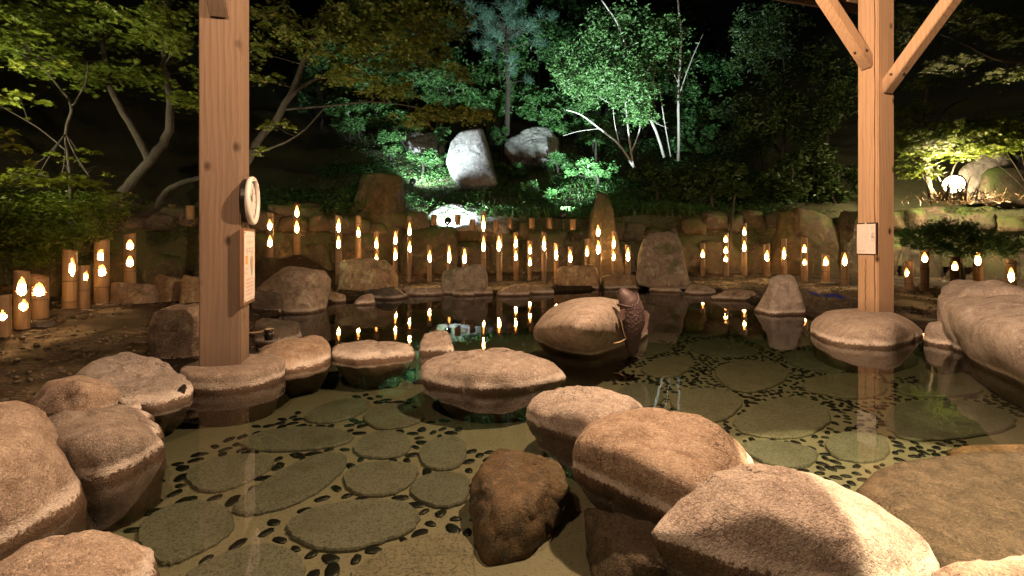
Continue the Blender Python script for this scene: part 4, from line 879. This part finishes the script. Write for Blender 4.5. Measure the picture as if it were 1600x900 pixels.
def mat_bronze():
    s = NT('dark_bronze'); co = s.coord(); v = s.voro(s.mapping(co, (55, 55, 46)), 1.0); e = s.mrange(v, .1, .6)
    sep = s.node('SeparateXYZ'); s.l(co, sep.inputs[0]); body = s.mrange(sep.outputs[2], .31, .29)
    c = s.mix(s.noise(co, 25, 4), (.055, .036, .038), (.10, .068, .068)); c = s.mix(s.math('MULTIPLY', s.math('MULTIPLY', e, body), .55), c, (.05, .028, .03))
    s.b.inputs['Metallic'].default_value = .1
    return s.fin(c, .55, s.bump(s.math('MULTIPLY', s.math('SUBTRACT', 1.0, e), body), .7, .008))
M['bronze'] = mat_bronze(); M['bronze_fin'] = plain('bronze_fin', (.15, .105, .10), .5, .1)
fish()
lb = G(420, 531, .12); lad = empty('ladle', lb); tag(lad, 'black dipper with a pale curved handle on the dark stone behind the post', 'ladle')
bm = bmesh.new(); lathe(bm, [(.030, .0), (.036, .045), (.036, .05), (.030, .052), (.037, .066), (.037, .085), (.03, .085)], 18); link('cup', bmmesh('cup', bm, True), M['black'], lad)
bm = bmesh.new(); tube(bm, [(-.02, -.01, .075), (-.06, -.01, .06), (-.12, -.0, .052), (-.2, .02, .05)], [.008, .009, .009, .009], 8); link('handle', bmmesh('handle', bm, True), M['pale_wood'], lad)
bm = bmesh.new(); R = random.Random(3); a0 = G(1268, 461, .075); a1 = G(1322, 466, .075); vs_ = []
for k in range(9):
    p = a0.lerp(a1, k / 8); wv = .12 * (1 - k / 9) + .02; vs_.append((bm.verts.new(p + Vector((0, -wv, .01 * math.sin(k * 1.7)))), bm.verts.new(p + Vector((0, wv, .03 + .02 * math.sin(k * 1.3))))))
for k in range(8): bm.faces.new((vs_[k][0], vs_[k + 1][0], vs_[k + 1][1], vs_[k][1]))
bmesh.ops.solidify(bm, geom=bm.faces, thickness=.006); tag(link('plastic_sheet', bmmesh('plastic_sheet', bm), M['blue']), 'crumpled blue plastic strip lying on the yard near the cedar post', 'sheet')
# ------------------------------------------------------------------ plants
def leaf_template(kind):
    if kind == 'maple':
        V = [(0, 0, 0)]; k = 7; angs = [-130, -82, -40, 0, 40, 82, 130]; L = [.42, .72, .92, 1.0, .92, .72, .42]
        for i in range(k):
            a = rad(angs[i]); V.append((math.sin(a) * L[i], math.cos(a) * L[i], -.12 * L[i]))
            if i < k - 1: b_ = rad((angs[i] + angs[i + 1]) / 2); V.append((math.sin(b_) * .34, math.cos(b_) * .34, 0))
        return np.array(V) * np.array([1, 1, 1]), np.array([(0, i, i + 1) for i in range(1, len(V) - 1)])
    if kind == 'broad':
        V = [(0, -.6, 0), (.38, -.25, .05), (.34, .3, .05), (0, .9, -.12), (-.34, .3, .05), (-.38, -.25, .05), (0, .1, -.03)]
        return np.array(V), np.array([(6, 0, 1), (6, 1, 2), (6, 2, 3), (6, 3, 4), (6, 4, 5), (6, 5, 0)])
    if kind == 'oval':
        return np.array([(0, -.8, 0), (.36, 0, .10), (0, .9, -.1), (-.36, 0, .10)]), np.array([(0, 1, 2), (0, 2, 3)])
    if kind == 'needle':
        return np.array([(-.02, 0, 0), (.02, 0, 0), (0, 1, 0)]), np.array([(0, 1, 2)])
    if kind == 'blade':
        return np.array([(-.04, 0, 0), (.04, 0, 0), (.03, .6, .08), (-.03, .6, .08), (0, 1, .3)]), np.array([(0, 1, 2), (0, 2, 3), (3, 2, 4)])
def leaf_mesh(name, C, size, kind, rng, flat=.5, dirs=None, sv=.35):
    T, TF = leaf_template(kind); n = len(C)
    if dirs is None:
        nz = np.stack([rng.normal(0, flat, n), rng.normal(0, flat, n), np.ones(n)], 1); nz /= np.linalg.norm(nz, axis=1)[:, None]
        a = rng.uniform(0, 2 * np.pi, n); y = np.stack([np.cos(a), np.sin(a), np.zeros(n)], 1); y -= nz * (y * nz).sum(1)[:, None]; y /= np.linalg.norm(y, axis=1)[:, None]
    else:
        y = dirs / np.linalg.norm(dirs, axis=1)[:, None]; r_ = rng.normal(0, 1, (n, 3)); nz = np.cross(y, r_); nz /= np.linalg.norm(nz, axis=1)[:, None]
    x = np.cross(y, nz); s = size * (1 + rng.uniform(-sv, sv, n))
    V = C[:, None, :] + s[:, None, None] * (T[None, :, 0, None] * x[:, None] + T[None, :, 1, None] * y[:, None] + T[None, :, 2, None] * nz[:, None])
    Fa = (TF[None] + (np.arange(n) * len(T))[:, None, None]).reshape(-1, 3); return npmesh(name, V.reshape(-1, 3), Fa)
def pad_points(pads, rng, layered):
    out = []
    for c, r, n in pads:
        c = np.array(c); r = np.array(r); k = max(3, int(n / 26)); u = rng.normal(0, 1, (k, 3)); u /= np.linalg.norm(u, axis=1)[:, None]; u *= (rng.uniform(.12, 1, k) ** .5)[:, None]
        cl = c + u * r; s = np.mean(r) * rng.uniform(.10, .24, k); w = rng.dirichlet(np.ones(k) * 2.5); cnt = rng.multinomial(n, w)
        for q, ss, m_ in zip(cl, s, cnt):
            g = rng.normal(0, 1, (m_, 3)) * ss
            if layered: g[:, 2] *= .22; g[:, 2] -= .25 * np.hypot(g[:, 0], g[:, 1]) ** 2 / max(ss, .05)
            out.append(q + g)
    return np.concatenate(out)
def tree(name, label, limbs, pads, kind, size, mat, seed, layered=False, bark='bark', twigs=0, flat=.5, grp=None, cat='tree', dens=2.2, tr=1.0):
    """limbs: (points, r0, r1) in world space; pads: (centre, radii, leaves)"""
    rng = np.random.default_rng(seed); base = Vector(limbs[0][0][0]); t = empty(name, base); tag(t, label, cat, grp); bm = bmesh.new()
    allp = []
    for pts, r0, r1 in limbs:
        pts = [Vector(p) for p in pts]; cm = catmull(pts, 4)
        for i in range(1, len(cm) - 1): cm[i] = cm[i] + Vector(rng.normal(0, 1, 3)) * (r0 * .10)
        rr = [r0 + (r1 - r0) * i / (len(cm) - 1) for i in range(len(cm))]; tube(bm, [p - base for p in cm], rr, 7); allp += cm[len(cm) // 3:]
    for c, r, n in pads:                       # a limb into each pad and twigs inside it
        c = Vector(c); j = min(allp, key=lambda q: (q - c).length + max(0, q.z - c.z) * .8); L = (c - j).length; rb_ = max(.006, min(.03, L * .012)) * tr
        mid = j.lerp(c, .5) + Vector((0, 0, -.06 * L)) + Vector(rng.normal(0, .05 * L, 3)); tube(bm, [p - base for p in catmull([j, mid, c], 4)], [rb_ * (1 - .06 * i) for i in range(9)], 6)
        for _ in range(twigs):
            e = c + Vector(rng.normal(0, .45, 3) * np.array(r)); st = mid.lerp(c, rng.uniform(.3, 1)); m_ = st.lerp(e, .5) + Vector(rng.normal(0, .06 * L + .01, 3)); tube(bm, [p - base for p in (st, m_, e)], [rb_ * .5, rb_ * .4, rb_ * .2], 5)
    link('trunk', bmmesh('trunk', bm, True), M[bark], t)
    pads = [(c, r, int(n * dens)) for c, r, n in pads]
    C = pad_points(pads, rng, layered) - np.array(base[:]); link('crown', leaf_mesh('crown', C, size, kind, rng, flat), M[mat], t); return t
def px_pads(rows): return [(P(x, y, d)[:], (rx / F * d, rd, ry / F * d), n) for x, y, d, rx, ry, rd, n in rows]
def px_limb(pts, d, r0, r1): return ([P(x, y, d + (q[0] if q else 0)) for x, y, *q in pts], r0, r1)
# maple behind the left yard
D1 = 7.2
tree('maple_tree', 'green maple with curved forked trunk behind the left lanterns', [
  px_limb([(150, 400, .3), (172, 330), (200, 290), (233, 252), (260, 216), (267, 162), (257, 115), (257, 68), (260, -20)], D1, .085, .03),
  px_limb([(233, 252), (216, 216), (186, 165), (166, 115), (159, 34), (150, -10)], D1, .055, .02), px_limb([(172, 330), (229, 336), (253, 309), (267, 293), (304, 280), (350, 268)], D1, .05, .03)],
  px_pads([(60, 25, 6.8, 90, 28, .7, 520), (160, 35, 7, 70, 26, .7, 420), (235, 35, 6.6, 60, 26, .6, 420), (265, 62, 6.4, 28, 14, .3, 150), (60, 85, 6.8, 80, 18, .6, 320), (190, 112, 7, 75, 16, .5, 420), (110, 118, 6.8, 50, 14, .5, 230),
   (285, 140, 6.8, 26, 24, .4, 190), (225, 120, 7.2, 50, 14, .5, 220), (20, 60, 6.2, 50, 30, .5, 260), (300, 110, 7.4, 30, 20, .4, 110), (280, 20, 7, 50, 20, .5, 220)]), 'maple', .050, 'maple', 31, True, twigs=3, flat=.35)
tree('maple_sapling', 'slender young maple with bright leaves in front of the left wall', [
  px_limb([(112, 420), (110, 290), (103, 209), (111, 165), (91, 135), (68, 108), (34, 84)], 6.3, .022, .008), px_limb([(111, 165), (118, 159), (135, 125), (137, 98)], 6.3, .012, .006), px_limb([(103, 235), (60, 200), (0, 165)], 6.3, .010, .005)],
  px_pads([(30, 150, 6.0, 45, 12, .3, 130), (125, 240, 6.2, 30, 12, .3, 90), (140, 275, 6.1, 26, 16, .3, 110), (60, 275, 5.8, 55, 12, .3, 150), (95, 285, 5.9, 40, 10, .3, 90), (20, 285, 5.6, 30, 14, .3, 80), (160, 300, 6.3, 30, 14, .3, 90), (80, 105, 6.3, 50, 10, .3, 90)]), 'maple', .045, 'maple_bright', 32, True, twigs=2, flat=.4)
tree('broadleaf_shrub', 'large-leaved bright shrub reaching in beside the young maple', [px_limb([(-90, 420), (-60, 300), (-20, 258), (25, 250)], 4.6, .02, .006), px_limb([(-60, 300), (-10, 232), (30, 232)], 4.6, .01, .004)],
  px_pads([(5, 205, 4.5, 16, 12, .1, 9), (15, 228, 4.6, 26, 10, .15, 14), (40, 235, 4.6, 22, 8, .15, 9), (30, 255, 4.6, 24, 6, .12, 8), (-30, 240, 4.6, 30, 20, .2, 20)]), 'broad', .066, 'maple_bright', 33, True, flat=.45, cat='shrub')
tree('leafy_bush', 'dense dark green bush hanging over the left lanterns', [px_limb([(30, 480), (40, 400), (80, 350), (120, 330)], 6.6, .03, .01), px_limb([(40, 400), (0, 340)], 6.6, .02, .01)],
  px_pads([(40, 330, 6.4, 60, 26, .6, 1500), (110, 330, 6.5, 55, 24, .6, 1300), (150, 325, 6.6, 36, 20, .5, 700), (30, 375, 6.2, 55, 24, .5, 1100), (85, 372, 6.2, 45, 20, .5, 800), (60, 402, 6.1, 30, 12, .4, 350), (130, 360, 6.4, 40, 14, .4, 500), (-20, 350, 6.2, 50, 40, .6, 900)]), 'oval', .034, 'maple', 34, False, twigs=4, flat=.7, cat='bush', dens=1.5)
# turning maple right of the left post
D2 = 8.4
tree('maple_tree', 'maple with turning orange leaves spreading past the clock post', [
  px_limb([(330, 420), (350, 300), (392, 243), (398, 226), (439, 175), (466, 121), (500, 34), (513, -10)], D2, .09, .03), px_limb([(360, 262), (392, 243), (463, 213), (510, 165)], D2, .03, .008),
  px_limb([(439, 172), (473, 135), (540, 105), (590, 85), (645, 60)], D2, .035, .012), px_limb([(439, 172), (520, 165), (600, 160), (700, 178)], D2 + .3, .022, .006)],
  px_pads([(430, 30, 8, 40, 40, .6, 420), (490, 60, 8.2, 40, 30, .6, 420), (560, 30, 8.4, 60, 34, .8, 900), (630, 20, 8.4, 60, 28, .8, 900), (690, 25, 8.6, 50, 26, .7, 700), (600, 80, 8.4, 60, 22, .7, 750), (660, 75, 8.6, 50, 20, .6, 600),
   (540, 120, 8.4, 50, 16, .6, 420), (610, 135, 8.5, 55, 14, .6, 420), (690, 175, 8.6, 46, 12, .4, 420), (745, 178, 8.7, 36, 10, .35, 320), (650, 185, 8.6, 40, 10, .4, 260), (430, 195, 8, 28, 10, .3, 120), (400, 235, 7.6, 14, 8, .2, 40), (410, 118, 8.2, 30, 8, .4, 120), (720, 110, 8.8, 30, 14, .4, 220), (400, 80, 8, 20, 30, .3, 140)]), 'maple', .050, 'maple_autumn', 35, True, twigs=3, flat=.4)
# trees and shrubs on the lit slope
R = random.Random(77)
def hill_shrub(x, y, d, w, h, n, seed, label, mat='green', kind='oval', size=.105, name='hillside_tree', grp='leafy trees on the lit slope', bark='bark', cat='tree'):
    c = P(x, y, d); zb_ = float(hill_z(np.array(c.x), np.array(c.y))) - .05; base = Vector((c.x, c.y, min(zb_, c.z - .3))); W_, H_ = w / F * d, h / F * d; rr = random.Random(seed)
    limbs = [([base, base.lerp(c, .5) + Vector((rr.uniform(-.2, .2), rr.uniform(-.2, .2), 0)), c + Vector((0, 0, H_ * .4))], .06, .02)]
    pads = []
    for k in range(9):
        a = rr.uniform(0, 6.28); q = rr.uniform(.2, .85); pads.append(((c.x + math.cos(a) * W_ * q, c.y + math.sin(a) * W_ * .6 * q, c.z + rr.uniform(-.75, .8) * H_), (W_ * .42, W_ * .35, H_ * .33), n // 9))
    return tree(name, label, limbs, pads, kind, size, M and mat, seed, False, bark=bark, twigs=3, flat=.8, grp=grp, cat=cat)
HS = 'bushy green tree on the slope behind the pale boulders'
for i, (x, y, d, w, h, n) in enumerate([(560, 120, 19, 60, 60, 3600), (640, 110, 20, 60, 55, 3800), (700, 70, 22, 60, 60, 3200), (690, 140, 18.8, 50, 30, 2600), (780, 120, 20.5, 60, 50, 4200), (840, 90, 21, 55, 60, 4200), (850, 165, 19.5, 45, 30, 2600), (760, 165, 20, 50, 20, 1600), (900, 50, 22, 60, 50, 3400), (820, 30, 24, 60, 40, 2200), (610, 185, 18.6, 50, 22, 2400), (545, 180, 17.8, 40, 30, 2200), (880, 185, 19, 40, 24, 2400), (930, 110, 19.5, 50, 50, 3600), (1000, 120, 20, 50, 60, 3600), (1060, 60, 20.5, 50, 60, 3000), (1085, 225, 17.6, 36, 24, 1800), (600, 30, 23, 70, 40, 2600), (500, 120, 19, 40, 60, 2000)]):
    hill_shrub(x, y, d, w, h, n, 900 + i, HS)
DT = 16.6
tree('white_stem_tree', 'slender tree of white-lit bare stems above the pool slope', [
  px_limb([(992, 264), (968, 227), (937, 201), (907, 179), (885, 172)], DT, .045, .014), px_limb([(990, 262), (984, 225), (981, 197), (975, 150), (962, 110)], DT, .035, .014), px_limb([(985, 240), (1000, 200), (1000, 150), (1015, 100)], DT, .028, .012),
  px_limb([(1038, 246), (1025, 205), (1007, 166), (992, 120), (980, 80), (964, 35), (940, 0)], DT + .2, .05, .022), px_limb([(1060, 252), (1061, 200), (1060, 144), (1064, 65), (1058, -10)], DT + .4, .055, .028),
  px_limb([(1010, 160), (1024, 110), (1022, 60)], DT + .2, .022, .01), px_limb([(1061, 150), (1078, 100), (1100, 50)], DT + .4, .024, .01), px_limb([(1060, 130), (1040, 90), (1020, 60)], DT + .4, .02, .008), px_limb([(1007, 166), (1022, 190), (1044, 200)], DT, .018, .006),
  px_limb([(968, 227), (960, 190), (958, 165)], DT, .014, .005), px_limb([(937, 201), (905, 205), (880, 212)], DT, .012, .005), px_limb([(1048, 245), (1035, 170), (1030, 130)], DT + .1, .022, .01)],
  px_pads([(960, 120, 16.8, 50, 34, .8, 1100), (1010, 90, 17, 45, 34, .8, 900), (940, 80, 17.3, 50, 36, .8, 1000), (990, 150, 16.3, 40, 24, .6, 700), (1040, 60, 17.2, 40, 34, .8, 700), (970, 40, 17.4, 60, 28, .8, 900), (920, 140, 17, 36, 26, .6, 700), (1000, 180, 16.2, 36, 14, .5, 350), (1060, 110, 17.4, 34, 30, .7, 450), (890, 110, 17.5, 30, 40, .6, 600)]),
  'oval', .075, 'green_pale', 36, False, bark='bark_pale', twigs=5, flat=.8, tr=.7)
for i, (x, y, d, w, h, n) in enumerate([(1080, 170, 19.5, 50, 50, 2600), (1120, 80, 20, 50, 70, 2400), (930, 200, 18.2, 40, 24, 1500)]):
    hill_shrub(x, y, d, w, h, n, 930 + i, ['bushy tree just uphill of the white-stemmed tree', 'dim tall tree at the dark edge of the lit slope', 'low bush between grey boulder and white-stemmed tree'][i], grp=None)
for i, (x, y, d, w, h, n) in enumerate([(655, 246, 16.6, 34, 10, 900), (800, 262, 16.6, 26, 12, 900), (868, 254, 17, 26, 14, 1000), (692, 212, 17.6, 14, 14, 500), (778, 215, 18.2, 14, 18, 700), (610, 225, 17.2, 24, 22, 1300), (840, 300, 14.6, 30, 14, 900), (930, 265, 15.4, 40, 14, 1200)]):
    hill_shrub(x, y, d, w, h, n, 970 + i, 'small leafy bush growing among the pale boulders of the lit slope', size=.075, name='slope_bush', grp='small bushes on the lit slope', cat='bush')
# pine
rng = np.random.default_rng(5); c0 = P(790, 30, 18.5); t = empty('pine_tree', Vector((c0.x, c0.y, float(hill_z(np.array(c0.x), np.array(c0.y))) - .1))); tag(t, 'blue-green pine with long needles above the tall pointed boulder', 'tree'); o0 = np.array(t.location[:])
bm = bmesh.new(); tube(bm, [(0, 0, 0), (.1, .05, 3.0), (0, .1, c0.z - t.location.z + 1.8)], [.12, .09, .04], 8); C = []; Dn = []
for k in range(70):
    e = np.array(c0) + rng.normal(0, 1, 3) * np.array([.75, .6, .75]) - o0; e[2] = max(e[2], 3.2); tube(bm, [(.05, .08, e[2] - .25), tuple(e * .5 + np.array([.02, .04, e[2] * .5 - .06])), tuple(e)], [.02, .014, .008], 5)
    m_ = 150; v = rng.normal(0, 1, (m_, 3)) + np.array([0, 0, .6]); C.append(np.repeat(e[None], m_, 0) + rng.normal(0, .06, (m_, 3))); Dn.append(v)
link('trunk', bmmesh('trunk', bm, True), M['bark'], t); link('crown', leaf_mesh('crown', np.concatenate(C), .24, 'needle', rng, dirs=np.concatenate(Dn)), M['needle'], t)
# dark planting on the right
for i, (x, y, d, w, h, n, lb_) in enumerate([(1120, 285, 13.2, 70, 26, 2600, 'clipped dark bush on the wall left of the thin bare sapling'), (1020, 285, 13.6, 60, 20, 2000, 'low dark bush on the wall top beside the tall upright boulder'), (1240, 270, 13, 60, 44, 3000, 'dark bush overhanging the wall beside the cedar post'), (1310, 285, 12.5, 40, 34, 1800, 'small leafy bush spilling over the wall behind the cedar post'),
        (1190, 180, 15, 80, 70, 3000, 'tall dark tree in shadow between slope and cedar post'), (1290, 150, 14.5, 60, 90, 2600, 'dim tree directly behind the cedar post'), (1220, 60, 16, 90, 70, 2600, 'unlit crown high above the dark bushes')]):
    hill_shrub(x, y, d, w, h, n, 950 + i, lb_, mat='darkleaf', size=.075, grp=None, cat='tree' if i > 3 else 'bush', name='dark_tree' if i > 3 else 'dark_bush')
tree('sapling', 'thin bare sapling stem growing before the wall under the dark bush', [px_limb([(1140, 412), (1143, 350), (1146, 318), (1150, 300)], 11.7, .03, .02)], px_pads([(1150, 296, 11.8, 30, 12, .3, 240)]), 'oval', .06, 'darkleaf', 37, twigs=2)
D5 = 9.9
tree('maple_tree', 'yellow-green maple over the warm floodlight', [
  px_limb([(1455, 310), (1446, 240), (1443, 189), (1451, 125), (1470, 60)], D5 + .7, .05, .02), px_limb([(1446, 215), (1480, 170), (1520, 150)], D5 + .6, .02, .008), px_limb([(1475, 310), (1470, 285), (1455, 262), (1430, 240)], D5 + .3, .02, .008), px_limb([(1480, 312), (1490, 262), (1510, 240)], D5 + .4, .018, .007)],
  px_pads([(1430, 170, 10.3, 30, 16, .5, 330), (1470, 205, 10.2, 60, 18, .6, 800), (1530, 200, 10, 55, 18, .6, 700), (1580, 190, 10, 40, 20, .5, 460), (1440, 225, 10.2, 40, 16, .5, 480), (1500, 235, 10.2, 55, 12, .5, 520), (1425, 255, 10.2, 28, 14, .4, 300), (1460, 125, 10.5, 40, 10, .5, 260), (1420, 205, 10.2, 22, 22, .4, 300), (1560, 225, 10, 40, 14, .4, 380)]), 'maple', .055, 'maple', 38, True, twigs=3, flat=.4)
tree('maple_tree', 'overhanging maple branch high beside the cedar post', [
  px_limb([(1720, 330), (1700, 150), (1640, 105), (1564, 94), (1515, 72), (1462, 49)], 9, .07, .01), px_limb([(1564, 94), (1540, 60), (1535, 40)], 9, .012, .005), px_limb([(1640, 105), (1580, 90), (1545, 70), (1530, 45)], 9.2, .018, .006)],
  px_pads([(1440, 20, 9, 60, 14, .5, 380), (1530, 30, 9, 60, 16, .5, 420), (1590, 50, 8.8, 40, 20, .5, 360), (1490, 95, 9, 50, 9, .4, 260), (1580, 115, 8.8, 40, 9, .4, 260), (1420, 55, 9.2, 30, 20, .4, 160)]), 'maple', .05, 'maple', 39, True, twigs=3, flat=.35)
tree('spreading_shrub', 'low spreading green shrub growing on the wall above the right lanterns', [px_limb([(1505, 440), (1500, 405), (1480, 380)], 9.0, .04, .02), px_limb([(1500, 405), (1530, 375), (1570, 370)], 9.0, .03, .01)],
  px_pads([(1445, 365, 8.8, 34, 14, .35, 1000), (1490, 362, 8.8, 36, 15, .35, 1200), (1530, 375, 8.8, 36, 14, .35, 1000), (1580, 385, 8.7, 34, 14, .35, 900), (1470, 385, 8.7, 30, 10, .3, 500), (1515, 392, 8.7, 26, 8, .3, 350), (1430, 378, 8.8, 18, 10, .3, 300)]), 'oval', .032, 'green', 40, twigs=4, flat=.7, cat='shrub')
tree('twiggy_shrub', 'bare-twigged shrub beside the warm floodlight', [px_limb([(1610, 300), (1590, 265), (1570, 235)], 10.4, .018, .006), px_limb([(1612, 300), (1600, 255), (1592, 215)], 10.4, .016, .005), px_limb([(1606, 300), (1575, 270), (1545, 250)], 10.4, .012, .004), px_limb([(1455, 320), (1450, 290), (1440, 275)], 10.1, .014, .005)],
  px_pads([(1585, 215, 10.4, 40, 18, .4, 260), (1440, 272, 10.1, 24, 10, .3, 120)]), 'oval', .05, 'maple', 41, twigs=5, cat='shrub')
# ground cover, litter and grass on the slope
rng = np.random.default_rng(12)
def scatter(n, x0, x1, v0, v1, lift):
    th_ = np.radians(rng.uniform(20, 150, n * 3)); v = v0 + (v1 - v0) * rng.uniform(0, 1, n * 3) ** 1.2; r = wallR(np.degrees(th_)) + v + .35; x = WC[0] + r * np.cos(th_); y = WC[1] + r * np.sin(th_)
    k = (x > x0) & (x < x1)
    for f_ in FL: k &= np.hypot(x - f_.x, y - f_.y) > .4
    nn = np.array([noise.noise(Vector((a * .8, b * .8, 3.3))) for a, b in zip(x, y)]); k &= nn > rng.uniform(-.5, .35, n * 3); x, y = x[k][:n], y[k][:n]
    return np.stack([x, y, hill_z(x, y) + .05 * np.sin(x * 5) * np.sin(y * 4.3) + rng.uniform(.0, lift, len(x))], 1)
C = scatter(30000, -6, 8, 0.0, 8, .28); o = stuff(link('ground_cover', leaf_mesh('ground_cover', C, .06, 'oval', rng, .6), M['green'])); o['label'] = 'low leafy ground cover over the lit slope'; o['category'] = 'ground cover'
C = scatter(12000, -6, 8, 0.0, 8, .07); o = stuff(link('leaf_litter', leaf_mesh('leaf_litter', C, .05, 'oval', rng, .3), M['litter'])); o['label'] = 'dry fallen leaves scattered over the lit slope'; o['category'] = 'leaf litter'
C = scatter(4500, -1, 6, 0.0, 4, .0); dr = rng.normal(0, .45, (len(C), 3)); dr[:, 2] = 1; o = stuff(link('grass', leaf_mesh('grass', C, .26, 'blade', rng, dirs=dr), M['grass'])); o['label'] = 'tufts of long grass on the slope and wall top'; o['category'] = 'grass'
th_ = np.radians(rng.uniform(28, 165, 26000)); zz = rng.uniform(.35, 1.6, 26000) ; r = wallR(np.degrees(th_)) + .02 + .42 * np.clip((zz - .5), 0, 1) + rng.normal(0, .07, 26000)
C = np.stack([WC[0] + r * np.cos(th_), WC[1] + r * np.sin(th_), zz], 1); nn = np.array([noise.noise(Vector((a * 1.4, b * 1.4, c_ * 2.2))) for a, b, c_ in C]); C = C[(nn + (zz - 1.0) * .55) > .12]
o = stuff(link('wall_ivy', leaf_mesh('wall_ivy', C, .035, 'oval', rng, .9), M['darkleaf'])); o['label'] = 'small dark creeper leaves patching the boulder wall'; o['category'] = 'creeper'
rng = np.random.default_rng(44); n_ = 420; q = FL[3]; C = np.stack([q.x + rng.normal(.2, .5, n_), q.y + rng.normal(-.1, .35, n_), np.full(n_, q.z - .30) + rng.uniform(-.1, .1, n_)], 1); dr = rng.normal(0, 1, (n_, 3)); dr[:, 2] = np.abs(dr[:, 2]) * .7 + .2
o = stuff(link('dry_grass', leaf_mesh('dry_grass', C, .17, 'blade', rng, dirs=dr), M['litter'])); o['label'] = 'dry straw and twigs around the warm floodlight'; o['category'] = 'dry grass'
rng = np.random.default_rng(71); n_ = 26000; x = rng.uniform(-8, 11, n_); y = rng.uniform(1.5, 13, n_); k = (shore_sd(x, y) > .05) & (wall_v(x, y) < .1) & (np.abs(x) < y * 1.1 + .2); x, y = x[k], y[k]; nn = np.array([noise.noise(Vector((a * 1.1, b * 1.1, 0))) for a, b in zip(x, y)]); k = nn > rng.uniform(-.5, .3, len(x)); x, y = x[k], y[k]
V0, F0 = ico(1); C = np.stack([x, y, yard_z(x, y) + .004], 1); sz = rng.uniform(.006, .022, len(x)); ax = rng.uniform(.6, 1.4, (len(x), 3)) * np.array([1, 1, .6])
V = C[:, None] + V0[None] * (sz[:, None] * ax)[:, None]; Fa = (F0[None] + (np.arange(len(x)) * len(V0))[:, None, None]).reshape(-1, 3)
o = stuff(link('gravel', npmesh('gravel', V.reshape(-1, 3), Fa, True), M['gravel'])); o['label'] = 'small dark gravel strewn over the damp yard'; o['category'] = 'gravel'
k = rng.random(len(x)) < .16; C = C[k] + np.array([.03, .02, .012]); o = stuff(link('fallen_leaves', leaf_mesh('fallen_leaves', C, .03, 'oval', rng, .25), M['litter'])); o['label'] = 'dry leaves lying on the damp yard'; o['category'] = 'leaf litter'
rng = np.random.default_rng(45); n_ = 26; q = FL[3]; C = np.stack([q.x - .25 + rng.normal(0, .22, n_), q.y - .3 + rng.normal(0, .1, n_), np.full(n_, q.z - .35)], 1); dr = rng.normal(0, .35, (n_, 3)); dr[:, 2] = 1
o = stuff(link('thin_twigs', leaf_mesh('thin_twigs', C, .42, 'blade', rng, dirs=dr), M['litter'])); o['label'] = 'thin dry stalks standing before the warm floodlight'; o['category'] = 'twigs'
